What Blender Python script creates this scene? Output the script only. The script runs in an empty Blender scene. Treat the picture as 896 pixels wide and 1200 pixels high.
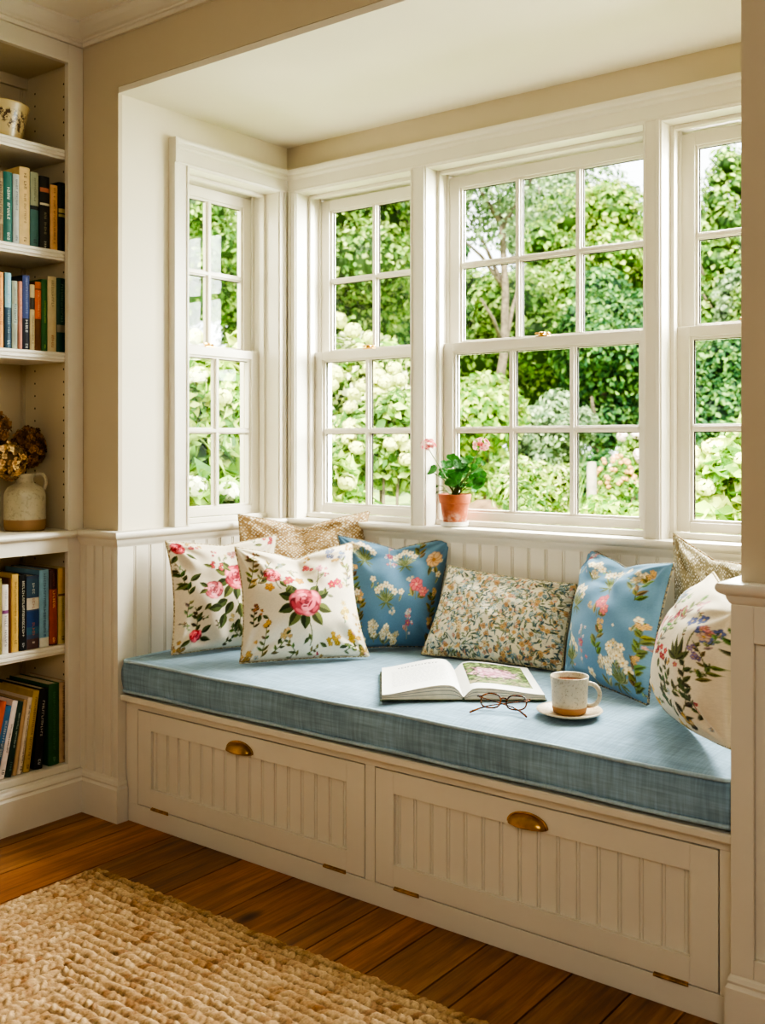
import bpy, bmesh, math, random
import numpy as np
from mathutils import Vector, Matrix
R_ = random.Random(7)
SC = bpy.context.scene
COL = SC.collection
PI = math.pi

# ------------------------------------------------------------------ helpers
def lin(c):
    return tuple(((v/12.92) if v <= .04045 else ((v+.055)/1.055)**2.4) for v in c)
def S(r, g, b):
    return lin((r/255, g/255, b/255))

class MB:
    def __init__(s):
        s.v = []; s.f = []; s.m = []
    def add(s, vs, fs, m=0):
        o = len(s.v); s.v += [tuple(p) for p in vs]
        s.f += [tuple(i+o for i in f) for f in fs]; s.m += [m]*len(fs)
    def box(s, x0, x1, y0, y1, z0, z1, m=0, T=None):
        vs = [(x, y, z) for z in (z0, z1) for y in (y0, y1) for x in (x0, x1)]
        if T: vs = [T(*p) for p in vs]
        s.add(vs, [(0,2,3,1),(4,5,7,6),(0,1,5,4),(2,6,7,3),(0,4,6,2),(1,3,7,5)], m)
    def sweep(s, prof, path, N=(0,0,1), closed=False, m=0, cap=True):
        path = [Vector(p) for p in path]; N = Vector(N); n = len(path); k = len(prof)
        rings = []
        for i, p in enumerate(path):
            ds = []
            if i > 0 or closed: ds.append((p-path[i-1]).normalized())
            if i < n-1 or closed: ds.append((path[(i+1) % n]-p).normalized())
            ss = [d.cross(N) for d in ds]
            mm = ss[0] if len(ss) == 1 else (ss[0]+ss[1])/(1+ss[0].dot(ss[1]))
            rings.append([p+mm*a+N*b for a, b in prof])
        vs = [q for r in rings for q in r]; fs = []
        for i in range(n if closed else n-1):
            j = (i+1) % n
            for q in range(k):
                fs.append((i*k+q, i*k+(q+1) % k, j*k+(q+1) % k, j*k+q))
        if cap and not closed:
            fs.append(tuple(range(k))); fs.append(tuple((n-1)*k+q for q in range(k-1, -1, -1)))
        s.add(vs, fs, m)
    def tube(s, pts, r, n=8, closed=False, m=0, cap=True):
        pts = [Vector(p) for p in pts]; L = len(pts)
        rr = r if isinstance(r, (list, tuple)) else [r]*L
        prev = None; rings = []
        for i, p in enumerate(pts):
            a = pts[i-1] if (i > 0 or closed) else p
            b = pts[(i+1) % L] if (i < L-1 or closed) else p
            t = (b-a).normalized()
            if prev is None:
                ref = Vector((0,0,1)) if abs(t.z) < .9 else Vector((1,0,0))
                u = t.cross(ref).normalized()
            else:
                u = (prev-t*prev.dot(t)).normalized()
            prev = u; w = t.cross(u)
            rings.append([p+(u*math.cos(2*PI*q/n)+w*math.sin(2*PI*q/n))*rr[i] for q in range(n)])
        vs = [q for g in rings for q in g]; fs = []
        for i in range(L if closed else L-1):
            j = (i+1) % L
            for q in range(n):
                fs.append((i*n+q, i*n+(q+1) % n, j*n+(q+1) % n, j*n+q))
        if cap and not closed:
            fs.append(tuple(range(n-1, -1, -1))); fs.append(tuple((L-1)*n+q for q in range(n)))
        s.add(vs, fs, m)
    def lathe(s, prof, c=(0,0,0), n=40, mats=None):
        k = len(prof); vs = []; 
        for r, z in prof:
            for q in range(n):
                a = 2*PI*q/n
                vs.append((c[0]+r*math.cos(a), c[1]+r*math.sin(a), c[2]+z))
        o = len(s.v); s.v += vs
        for i in range(k-1):
            for q in range(n):
                s.f.append((o+i*n+q, o+i*n+(q+1) % n, o+(i+1)*n+(q+1) % n, o+(i+1)*n+q))
                s.m.append(mats[i] if mats else 0)
        if prof[0][0] > 1e-4: s.f.append(tuple(o+q for q in range(n-1, -1, -1))); s.m.append(mats[0] if mats else 0)
    def build(s, name, mats, parent=None, smooth=False, bevel=0, kind=None, recalc=True, auto=None, seg=2):
        me = bpy.data.meshes.new(name)
        me.from_pydata(s.v, [], s.f)
        if not isinstance(mats, (list, tuple)): mats = [mats]
        for q in mats: me.materials.append(q)
        me.polygons.foreach_set('material_index', s.m)
        if recalc:
            bm = bmesh.new(); bm.from_mesh(me); bmesh.ops.recalc_face_normals(bm, faces=bm.faces[:]); bm.to_mesh(me); bm.free()
        if smooth: me.shade_smooth()
        if auto: me.shade_smooth(); me.set_sharp_from_angle(angle=math.radians(auto))
        me.update()
        o = bpy.data.objects.new(name, me); COL.objects.link(o)
        if parent: o.parent = parent
        if bevel:
            b = o.modifiers.new('bevel', 'BEVEL'); b.width = bevel; b.segments = seg; b.limit_method = 'ANGLE'; b.angle_limit = math.radians(40)
            b.harden_normals = False
        if kind: o['kind'] = kind
        return o

def tag(o, label, cat, group=None):
    o['label'] = label; o['category'] = cat
    if group: o['group'] = group
    return o
def thing(name, label, cat, loc=(0,0,0), rot=(0,0,0), group=None):
    o = bpy.data.objects.new(name, None); COL.objects.link(o)
    o.location = loc; o.rotation_euler = rot; o.empty_display_size = .1
    return tag(o, label, cat, group)

# ------------------------------------------------------------------ materials
def newmat(name):
    m = bpy.data.materials.new(name); m.use_nodes = True
    nt = m.node_tree; return m, nt, nt.nodes['Principled BSDF']
def nd(nt, t, **kw):
    n = nt.nodes.new(t)
    for k, v in kw.items():
        if k in n.inputs.keys() if hasattr(n.inputs, 'keys') else False: n.inputs[k].default_value = v
        else: setattr(n, k, v)
    return n
def lk(nt, a, b): nt.links.new(a, b)
def mix(nt, fac, a, b, mode='MIX'):
    n = nt.nodes.new('ShaderNodeMix'); n.data_type = 'RGBA'; n.blend_type = mode
    for i, v in ((0, fac), (6, a), (7, b)):
        if isinstance(v, bpy.types.NodeSocket): lk(nt, v, n.inputs[i])
        elif isinstance(v, tuple): n.inputs[i].default_value = (*v[:3], 1)
        else: n.inputs[i].default_value = v
    return n.outputs[2]
def ramp(nt, src, stops):
    n = nt.nodes.new('ShaderNodeValToRGB'); e = n.color_ramp.elements
    while len(e) < len(stops): e.new(.5)
    for q, (p, c) in zip(e, stops): q.position = p; q.color = (*c[:3], 1)
    lk(nt, src, n.inputs[0]); return n.outputs[0]
def coords(nt, kind='Object', scale=(1,1,1), rot=(0,0,0)):
    t = nt.nodes.new('ShaderNodeTexCoord'); m = nt.nodes.new('ShaderNodeMapping')
    m.inputs['Scale'].default_value = scale; m.inputs['Rotation'].default_value = rot
    lk(nt, t.outputs[kind], m.inputs[0]); return m.outputs[0]
def noise(nt, vec, scale, detail=3, rough=.55):
    n = nt.nodes.new('ShaderNodeTexNoise'); n.inputs['Scale'].default_value = scale
    n.inputs['Detail'].default_value = detail; n.inputs['Roughness'].default_value = rough
    lk(nt, vec, n.inputs['Vector']); return n.outputs[0]
def bump(nt, bs, h, strength=.2, dist=.002):
    b = nt.nodes.new('ShaderNodeBump'); b.inputs['Strength'].default_value = strength; b.inputs['Distance'].default_value = dist
    lk(nt, h, b.inputs['Height']); lk(nt, b.outputs[0], bs.inputs['Normal'])
def plain(name, c, rough=.5, metal=0, var=.06, vscale=8, bmp=.05, bscale=120, coat=0):
    m, nt, bs = newmat(name)
    v = coords(nt)
    n = noise(nt, v, vscale, 4)
    d = tuple(x*(1-var*2.2) for x in c); l = tuple(min(1, x*(1+var)) for x in c)
    lk(nt, ramp(nt, n, [(.3, d), (.65, l)]), bs.inputs['Base Color'])
    bs.inputs['Roughness'].default_value = rough; bs.inputs['Metallic'].default_value = metal
    if coat: bs.inputs['Coat Weight'].default_value = coat
    if bmp: bump(nt, bs, noise(nt, v, bscale, 3), bmp, .002)
    return m

M = {}
M['paint'] = plain('cream_paint', S(224,217,201), .42, var=.02, vscale=3, bmp=.06, bscale=60)
M['alc_lit'] = plain('alcove_wall_lit', S(230,222,200), .75, var=.02, vscale=2, bmp=.08, bscale=150)  # wall paint lightened in colour for window light on the left wall
M['wall'] = plain('wall_paint', S(204,191,165), .75, var=.02, vscale=2, bmp=.08, bscale=150)
M['ceil'] = plain('ceiling_paint', S(238,231,214), .85, var=.015, vscale=2, bmp=.05)
M['white'] = plain('window_paint', S(226,220,205), .38, var=.015, vscale=4, bmp=.03)
M['shelfback'] = plain('shelf_paint', S(206,192,160), .5, var=.03, vscale=3)
M['hole'] = plain('peg_hole', S(40,28,16), .9, bmp=0)
M['brass'] = plain('aged_brass', S(196,152,78), .28, 1, var=.2, vscale=25, bmp=.1, bscale=60)
M['steel'] = plain('brass_hinge', S(190,150,92), .45, 1, var=.2, vscale=40)
M['page'] = plain('paper_edge', S(226,214,186), .85, var=.05, vscale=40)
M['dark'] = plain('dark_gap', S(38,32,26), .8, bmp=0)

def glass_mat():
    m, nt, bs = newmat('window_glass')
    nt.nodes.remove(bs)
    out = nt.nodes['Material Output']
    tr = nt.nodes.new('ShaderNodeBsdfTransparent'); tr.inputs[0].default_value = (.97,.985,.975,1)
    gl = nt.nodes.new('ShaderNodeBsdfGlossy'); gl.inputs['Roughness'].default_value = .01
    fr = nt.nodes.new('ShaderNodeFresnel'); ge = nt.nodes.new('ShaderNodeNewGeometry'); mr = nt.nodes.new('ShaderNodeMapRange')
    mr.inputs[3].default_value = 1.2; mr.inputs[4].default_value = 1/1.2      # same reflectance from both faces of the pane
    lk(nt, ge.outputs['Backfacing'], mr.inputs[0]); lk(nt, mr.outputs[0], fr.inputs[0])
    mx = nt.nodes.new('ShaderNodeMixShader')
    lk(nt, fr.outputs[0], mx.inputs[0]); lk(nt, tr.outputs[0], mx.inputs[1]); lk(nt, gl.outputs[0], mx.inputs[2])
    lk(nt, mx.outputs[0], out.inputs[0]); return m
M['glass'] = glass_mat()

def attr_mat(name, rough=.8, weave=0, trans=0, sheen=0, spec=.5, bscale=0, noisy=0):
    m, nt, bs = newmat(name)
    a = nt.nodes.new('ShaderNodeAttribute'); a.attribute_name = 'Col'
    c = a.outputs['Color']
    if noisy:
        v = coords(nt)
        n = noise(nt, v, noisy, 4)
        c = mix(nt, 1.0, c, ramp(nt, n, [(.3, (.72,.72,.72)), (.7, (1.12,1.12,1.12))]), 'MULTIPLY')
    lk(nt, c, bs.inputs['Base Color']); bs.inputs['Roughness'].default_value = rough
    bs.inputs['Specular IOR Level'].default_value = spec
    if sheen: bs.inputs['Sheen Weight'].default_value = sheen
    if weave:
        v = coords(nt)
        w1 = nt.nodes.new('ShaderNodeTexNoise'); w1.inputs['Scale'].default_value = weave; w1.inputs['Detail'].default_value = 2
        lk(nt, v, w1.inputs['Vector']); bump(nt, bs, w1.outputs[0], .35, .0015)
    if trans:
        out = nt.nodes['Material Output']
        t = nt.nodes.new('ShaderNodeBsdfTranslucent'); mx = nt.nodes.new('ShaderNodeMixShader'); mx.inputs[0].default_value = trans
        lk(nt, c, t.inputs[0]); lk(nt, bs.outputs[0], mx.inputs[1]); lk(nt, t.outputs[0], mx.inputs[2]); lk(nt, mx.outputs[0], out.inputs[0])
    return m
M['print'] = attr_mat('printed_linen', .85, weave=420, sheen=.1, spec=.2)
M['leaf'] = attr_mat('foliage', .55, trans=.32, spec=.25)
M['petal'] = attr_mat('petals', .7, trans=.25, spec=.2)
M['rug'] = attr_mat('jute_braid', .95, weave=260, spec=.1, noisy=170)

def set_col(me, arr):
    """per-vertex linear colours -> 'Col'"""
    a = me.color_attributes.new('Col', 'FLOAT_COLOR', 'POINT')
    b = np.ones((len(arr), 4), np.float32); b[:, :3] = arr
    a.data.foreach_set('color', b.ravel())
def np_mesh(name, V, F, mat, parent=None, smooth=False, col=None, quads=True):
    V = np.asarray(V, np.float32); F = np.asarray(F, np.int32)
    me = bpy.data.meshes.new(name)
    me.vertices.add(len(V)); me.vertices.foreach_set('co', V.ravel())
    k = F.shape[1]
    me.loops.add(F.size); me.loops.foreach_set('vertex_index', F.ravel())
    me.polygons.add(len(F)); me.polygons.foreach_set('loop_start', np.arange(0, F.size, k, dtype=np.int32))
    if smooth: me.polygons.foreach_set('use_smooth', np.ones(len(F), bool))
    me.materials.append(mat)
    me.update(calc_edges=True); me.validate()
    if col is not None: set_col(me, col)
    o = bpy.data.objects.new(name, me); COL.objects.link(o)
    if parent: o.parent = parent
    return o

# ------------------------------------------------------------------ key measures (metres, camera stands at the origin)
XB = -2.855            # bookcase face
YW = 2.10              # room wall plane
XL = -2.675            # alcove left wall
XR = -.703             # alcove right wall
YB = 2.885             # alcove back wall
ZC = 2.552; ZS = 2.312 # ceiling, alcove soffit
RX = 2.3; RY = -2.3    # right and rear wall of the room
SILL = .92; HEAD = 2.135

# ------------------------------------------------------------------ room shell
def floor():
    edges = [-3.2, -3.0, -2.87, -2.77, -2.60, -2.435, -2.29, -2.144, -1.94, -1.74, -1.642, -1.553, -1.46, -1.315, -1.232, -1.09, -.95]
    x = -.95
    while x < RX: x += R_.uniform(.09, .19); edges.append(min(x, RX+.05))
    mb = MB(); cols = []
    for a, b in zip(edges, edges[1:]):
        ys = [RY]; y = RY
        y += R_.uniform(.6, 2.0)
        while y < 1.2: ys.append(y); y += R_.uniform(1.4, 2.6)
        ys.append(2.2)
        for p, q in zip(ys, ys[1:]):
            mb.box(a+.0024, b-.0024, p+.0015, q-.0015, -.02, 0)
            t = R_.uniform(.75, 1.3); h = R_.uniform(-.07, .07)
            cols += [(t*(1+h), t, t*(1-h))]*8
    mb.box(-3.2, RX, RY, 2.2, -.04, -.012); cols += [(.04,.035,.03)]*8
    m, nt, bs = newmat('pine_boards')
    at = nt.nodes.new('ShaderNodeAttribute'); at.attribute_name = 'Col'
    tc = nt.nodes.new('ShaderNodeTexCoord')
    mp = nt.nodes.new('ShaderNodeMapping'); mp.inputs['Scale'].default_value = (22, 1.6, 1)
    ad = nt.nodes.new('ShaderNodeVectorMath'); ad.operation = 'ADD'
    sc = nt.nodes.new('ShaderNodeVectorMath'); sc.operation = 'SCALE'; sc.inputs['Scale'].default_value = 9
    lk(nt, at.outputs['Color'], sc.inputs[0]); lk(nt, tc.outputs['Object'], ad.inputs[0]); lk(nt, sc.outputs[0], ad.inputs[1])
    lk(nt, ad.outputs[0], mp.inputs[0])
    n1 = noise(nt, mp.outputs[0], 1.6, 8, .65)
    base = ramp(nt, n1, [(.28, S(106,66,34)), (.5, S(152,100,56)), (.72, S(184,132,80))])
    mp2 = nt.nodes.new('ShaderNodeMapping'); mp2.inputs['Scale'].default_value = (60, 2.5, 1); lk(nt, ad.outputs[0], mp2.inputs[0])
    n2 = noise(nt, mp2.outputs[0], 2, 4)
    c = mix(nt, .38, base, ramp(nt, n2, [(.35, (.45,.4,.36)), (.6, (1.05,1,1))]), 'MULTIPLY')
    mp3 = nt.nodes.new('ShaderNodeMapping'); mp3.inputs['Scale'].default_value = (1, .45, 1); lk(nt, ad.outputs[0], mp3.inputs[0])
    vo = nt.nodes.new('ShaderNodeTexVoronoi'); vo.inputs['Scale'].default_value = 5; lk(nt, mp3.outputs[0], vo.inputs['Vector'])
    c = mix(nt, ramp(nt, vo.outputs['Distance'], [(.07, (1,1,1)), (.15, (0,0,0))]), c, S(34,17,8))
    n3 = noise(nt, tc.outputs['Object'], 3.2, 5)
    c = mix(nt, .6, c, ramp(nt, n3, [(.35, (.55,.5,.45)), (.62, (1.1,1.08,1.05))]), 'MULTIPLY')
    c = mix(nt, 1.0, c, at.outputs['Color'], 'MULTIPLY')
    lk(nt, c, bs.inputs['Base Color']); bs.inputs['Roughness'].default_value = .42
    bump(nt, bs, n2, .25, .002)
    o = mb.build('floor', m, kind='structure'); set_col(o.data, cols)
floor()

def walls():
    T = .13
    mb = MB()   # back wall of the room: left pier, header, right pier
    mb.box(-3.3, XL-T, YW, 2.28, 0, ZC+.1)
    mb.box(XL-T, XL, YW, 2.115, 0, ZC+.1)
    mb.box(XL-T, XL-.0005, 2.115, 2.28, ZS+.02, ZC+.1)
    mb.box(XL, XR, YW, YB+T, ZS+.02, ZC+.1)
    mb.box(XR, RX+.1, YW, YW+.18, 0, ZC+.1)
    mb.build('wall_back', M['wall'], kind='structure')
    mb = MB()   # alcove left wall with window opening
    o0, o1 = 2.376, 2.822
    mb.box(XL-T, XL, 2.115, o0, 0, ZS+.02); mb.box(XL-T, XL, o1, YB+T, 0, ZS+.02)
    mb.box(XL-T, XL, o0, o1, 0, SILL-.02); mb.box(XL-T, XL, o0, o1, HEAD, ZS+.02)
    mb.build('wall_alcove_left', M['alc_lit'], kind='structure')
    mb = MB()
    us = [(-2.614, -2.083), (-2.025, -1.242), (-1.193, -.75)]
    x = XL
    for a, b in us:
        mb.box(x, a, YB, YB+T, SILL-.02, HEAD); x = b
    mb.box(x, XR+T, YB, YB+T, SILL-.02, HEAD)
    mb.box(XL, XR+T, YB, YB+T, 0, SILL-.02); mb.box(XL, XR+T, YB, YB+T, HEAD, ZS+.02)
    mb.build('wall_alcove_back', M['wall'], kind='structure')
    mb = MB(); mb.box(XR, XR+T, YW+.18, YB, 0, ZS+.02); mb.build('wall_alcove_right', M['wall'], kind='structure')
    mb = MB(); mb.box(XL-T, XR+T, YW+.001, YB+T, ZS, ZS+.019); mb.build('ceiling_alcove', M['ceil'], kind='structure')
    mb = MB(); mb.box(-3.3, RX+.1, RY-.1, YW, ZC, ZC+.1); mb.build('ceiling', M['ceil'], kind='structure')
    mb = MB(); mb.box(-3.3, -3.2, RY, YW, 0, ZC); mb.build('wall_left', M['wall'], kind='structure')
    mb = MB(); mb.box(RX, RX+.1, RY, YW, 0, ZC); mb.build('wall_right', M['wall'], kind='structure')
    mb = MB(); mb.box(-3.3, RX+.1, RY-.1, RY, 0, ZC); mb.build('wall_front', M['wall'], kind='structure')
walls()

# mouldings
CROWN = [(0,2.493),(.010,2.493),(.013,2.499),(.013,2.505),(.019,2.507),(.021,2.512),(.030,2.516),(.050,2.530),(.060,2.540),(.064,2.543),(.064,ZC),(0,ZC)]
mb = MB(); mb.sweep(CROWN, [(XB,RY,0),(XB,YW,0),(RX,YW,0)]); mb.build('trim_1', M['paint'], kind='structure')
RAIL = [(0,.868),(.012,.868),(.014,.874),(.018,.878),(.022,.886),(.024,.893),(.032,.897),(.037,.901),(.040,.907),(.040,.913),(.037,.918),(.032,.920),(0,.920)]
mb = MB(); mb.sweep(RAIL, [(XB,YW,0),(XL,YW,0),(XL,YB,0),(XR,YB,0),(XR,YW,0),(RX,YW,0)]); mb.build('trim_2', M['paint'], kind='structure', auto=35)
BASE = [(0,0),(.025,0),(.025,.104),(.022,.108),(.020,.112),(.022,.118),(.019,.126),(.014,.131),(.012,.138),(0,.138)]
mb = MB(); mb.sweep(BASE, [(XB,RY,0),(XB,YW,0),(XL,YW,0),(XL,2.118,0)]); mb.build('baseboard_left', M['paint'], kind='structure')
mb = MB(); mb.sweep(BASE, [(XR,2.118,0),(XR,YW,0),(RX,YW,0)]); mb.build('baseboard_right', M['paint'], kind='structure')

def bead_prof(L, pitch, depth=.004, start=None, t=.012):
    """front profile along a panel of length L: list of (u, out)"""
    pts = [(0, t)]
    u = (L % pitch)/2 if start is None else start
    while u < L-.008:
        if u > .008:
            pts += [(u-.0055, t), (u-.0045, t-depth), (u-.003, t-depth), (u-.0015, t-.0008), (u+.0015, t-.0008), (u+.003, t-depth), (u+.0045, t-depth), (u+.0055, t)]
        u += pitch
    pts.append((L, t)); return pts
def beadboard(mb, p0, d, n, L, z0, z1, pitch, t=.012, start=None, depth=.004):
    p0 = Vector(p0); d = Vector(d); n = Vector(n)
    pr = bead_prof(L, pitch, depth, start, t); k = len(pr)
    vs = [p0+d*u+n*o+Vector((0,0,z)) for z in (z0, z1) for u, o in pr]
    fs = [(i, i+1, k+i+1, k+i) for i in range(k-1)]
    mb.add(vs, fs)
# wainscot
mb = MB(); beadboard(mb, (XB,YW,0), (1,0,0), (0,-1,0), XL-XB+.012, .13, .875, .045, start=.03)
beadboard(mb, (XL,YW-.012,0), (0,1,0), (1,0,0), YB-YW, .13, .875, .062, start=.068)
beadboard(mb, (XL,YB,0), (1,0,0), (0,-1,0), XR-XL, .13, .875, .0605)
beadboard(mb, (XR,YB,0), (0,-1,0), (-1,0,0), YB-YW, .13, .875, .0605)
mb.build('trim_3', M['paint'], kind='structure', recalc=False)
mb = MB()   # framed wainscot panel on the right pier
Y0 = YW
mb.box(XR-.016, XR+.03, Y0-.016, Y0+.01, .13, .875)
mb.box(XR+.03, RX, Y0-.016, Y0, .8, .875); mb.box(XR+.03, RX, Y0-.016, Y0, .13, .17)
mb.box(XR+.03, RX, Y0-.006, Y0, .17, .8)
for x in (.055, .064): mb.box(XR+x, XR+x+.006, Y0-.014, Y0, .13, .875)
mb.box(XR+.074, RX, Y0-.014, Y0, .13, .875)
mb.build('trim_4', M['paint'], kind='structure', bevel=.0015)

# window casings
HEADP = [(0,HEAD),(.020,HEAD),(.022,2.14),(.020,2.145),(.020,2.182),(.025,2.185),(.028,2.190),(.028,2.199),(.034,2.203),(.036,2.209),(.036,2.217),(0,2.217)]
mb = MB(); mb.sweep(HEADP, [(XL,2.306,0),(XL,YB,0),(XR,YB,0)]); mb.build('trim_5', M['white'], kind='structure', bevel=.001)
mb = MB()
def vcas(P, u0, u1, z0=SILL, z1=HEAD, band=None):
    mb.box(u0, u1, -.02, 0, z0, z1, T=P)
    if band:
        for a, b, o in band: mb.box(a, b, -.02-o, -.019, z0, z1, T=P)
PB = lambda u, d, z: (u, YB+d, z)
PL = lambda u, d, z: (XL-d, u, z)
vcas(PL, 2.306, 2.376, band=[(2.306, 2.320, .012), (2.324, 2.330, .005), (2.368, 2.376, .004)])
mb.box(2.3055, 2.3195, -.0375, -.001, HEAD-.0015, 2.2175, T=PL)
vcas(PL, 2.822, YB-.02, band=[(2.822, 2.829, .004), (2.845, 2.852, .006)])
vcas(PB, XL+.02, -2.614, band=[(-2.621, -2.614, .004), (-2.645, -2.638, .006)])
vcas(PB, -2.083, -2.025, band=[(-2.036, -2.025, .005), (-2.083, -2.078, .003)])
vcas(PB, -1.242, -1.193, band=[(-1.204, -1.193, .005), (-1.242, -1.237, .003)])
vcas(PB, -.75, XR)
mb.build('trim_6', M['white'], kind='structure', bevel=.0012)

# ------------------------------------------------------------------ windows
def window(n, P, u0, u1, cols):
    root = bpy.data.objects.new('window_%d' % n, None); COL.objects.link(root); root['kind'] = 'structure'
    def part(mb, name, mat, bev=.0015, par=root):
        return mb.build(name, mat, par, bevel=bev)
    z0, z1 = SILL, HEAD
    mb = MB()   # frame: jambs, head, stops, sill
    t = .012
    for a, b, s in ((u0-.004, u0+.004, 1), (u1-.004, u1+.004, -1)):
        mb.box(a, b, -.018, .172, z0-.015, z1+.0035, T=P)
        e0, e1 = (u0+.004, u0+.016) if s > 0 else (u1-.016, u1-.004)
        mb.box(e0, e1, .046, .070, z0, z1, T=P)          # inner stop
        mb.box(e0, e1-.003 if s > 0 else e1, .107, .112, z0, z1, T=P)   # parting bead
        mb.box(e0, e1, .150, .171, z0+.0005, z1-.0045, T=P)
    mb.box(u0+.0041, u1-.0041, -.0175, .1715, z1-.004, z1+.004, T=P)
    mb.box(u0+.0165, u1-.0165, .0465, .0695, z1-.016, z1-.0042, T=P)
    mb.box(u0+.0165, u1-.0165, .150, .1705, z1-.016, z1-.0042, T=P)
    mb.box(u0-.02, u1+.02, 0, .185, z0-.03, z0-.0005, T=P)   # sill board
    mb.box(u0+.004, u1-.004, .040, .068, z0, z0+.018, T=P)   # stool stop
    mb.box(u0-.02, u1+.02, .13, .24, z0-.05, z0-.01, T=P)
    for a, b in ((u0-.045, u0-.0045), (u1+.0045, u1+.045)): mb.box(a, b, .131, .178, z0-.05, z1+.06, T=P)  # outside casing
    mb.box(u0-.0445, u1+.0445, .1315, .1775, z1+.0045, z1+.059, T=P)
    part(mb, 'window_frame', M['white'])
    def sash(name, d0, d1, za, zb, bot, top, muntin_z):
        sw = .054; mb = MB()
        a, b = u0+.006, u1-.006
        mb.box(a, a+sw-.008, d0, d1, za, zb, T=P); mb.box(b-sw+.008, b, d0, d1, za, zb, T=P)
        mb.box(a+sw-.008, b-sw+.008, d0, d1, za, za+bot-.008, T=P); mb.box(a+sw-.008, b-sw+.008, d0, d1, zb-top+.008, zb, T=P)
        g0, g1, h0, h1 = a+sw, b-sw, za+bot, zb-top
        # glazing bead step round the light
        e = .009
        mb.box(g0-e, g0, d0+.008, d1-.006, h0-e, h1+e, T=P); mb.box(g1, g1+e, d0+.008, d1-.006, h0-e, h1+e, T=P)
        mb.box(g0, g1, d0+.008, d1-.006, h0-e, h0, T=P); mb.box(g0, g1, d0+.008, d1-.006, h1, h1+e, T=P)
        w = .012
        for i in range(1, cols):
            u = g0+(g1-g0)*i/cols
            mb.box(u-w*.55, u+w*.55, d0+.002, d1-.004, h0, h1, T=P); mb.box(u-w, u+w, d0+.010, d1-.009, h0, h1, T=P)
        mb.box(g0, g1, d0+.0025, d1-.0045, muntin_z-w*.5, muntin_z+w*.5, T=P); mb.box(g0, g1, d0+.0105, d1-.0095, muntin_z-w*.9, muntin_z+w*.9, T=P)
        so = part(mb, name, M['white'], .0012)
        mb = MB(); dm = (d0+d1)/2+.004
        mb.box(g0-.004, g1+.004, dm, dm+.003, h0-.004, h1+.004, T=P)
        mb.build('pane', M['glass'], so)
        mb = MB()   # dark glazing line
        q = .0030; us = [g0+(g1-g0)*i/cols for i in range(cols+1)]
        for i in range(cols):
            a0 = us[i]+(w if i else 0); a1 = us[i+1]-(w if i < cols-1 else 0)
            for v0, v1 in ((h0, muntin_z-w*.9), (muntin_z+w*.9, h1)):
                mb.box(a0, a0+q, dm-.005, dm-.0005, v0, v1, T=P); mb.box(a0+q, a1, dm-.005, dm-.0005, v1-q*.8, v1, T=P)
        mb.build('glazing_gasket', M['dark'], so)
        return so
    sash('upper_sash', .113, .147, 1.505, 2.119, .048, .045, 1.813)
    lo = sash('lower_sash', .072, .106, .939, 1.542, .036, .039, 1.244)
    c = (u0+u1)/2 - (.03 if n in (1,) else 0)
    mb = MB()
    mb.box(c-.022, c+.022, .078, .100, 1.542, 1.547, T=P)
    mb.lathe([(.010,0),(.010,.010),(.004,.013),(.0,.013)], P(c-.006, .089, 1.547), 12)
    mb.box(c-.026, c+.008, .082, .090, 1.552, 1.558, T=P)
    mb.lathe([(.006,0),(.0065,.006),(.003,.010),(0,.010)], P(c+.018, .089, 1.547), 10)
    part(mb, 'sash_lock', M['brass'], .001)
window(1, PL, 2.376, 2.822, 2)
window(2, PB, -2.614, -2.083, 2)
window(3, PB, -2.025, -1.242, 3)
window(4, PB, -1.193, -.75, 2)

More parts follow.
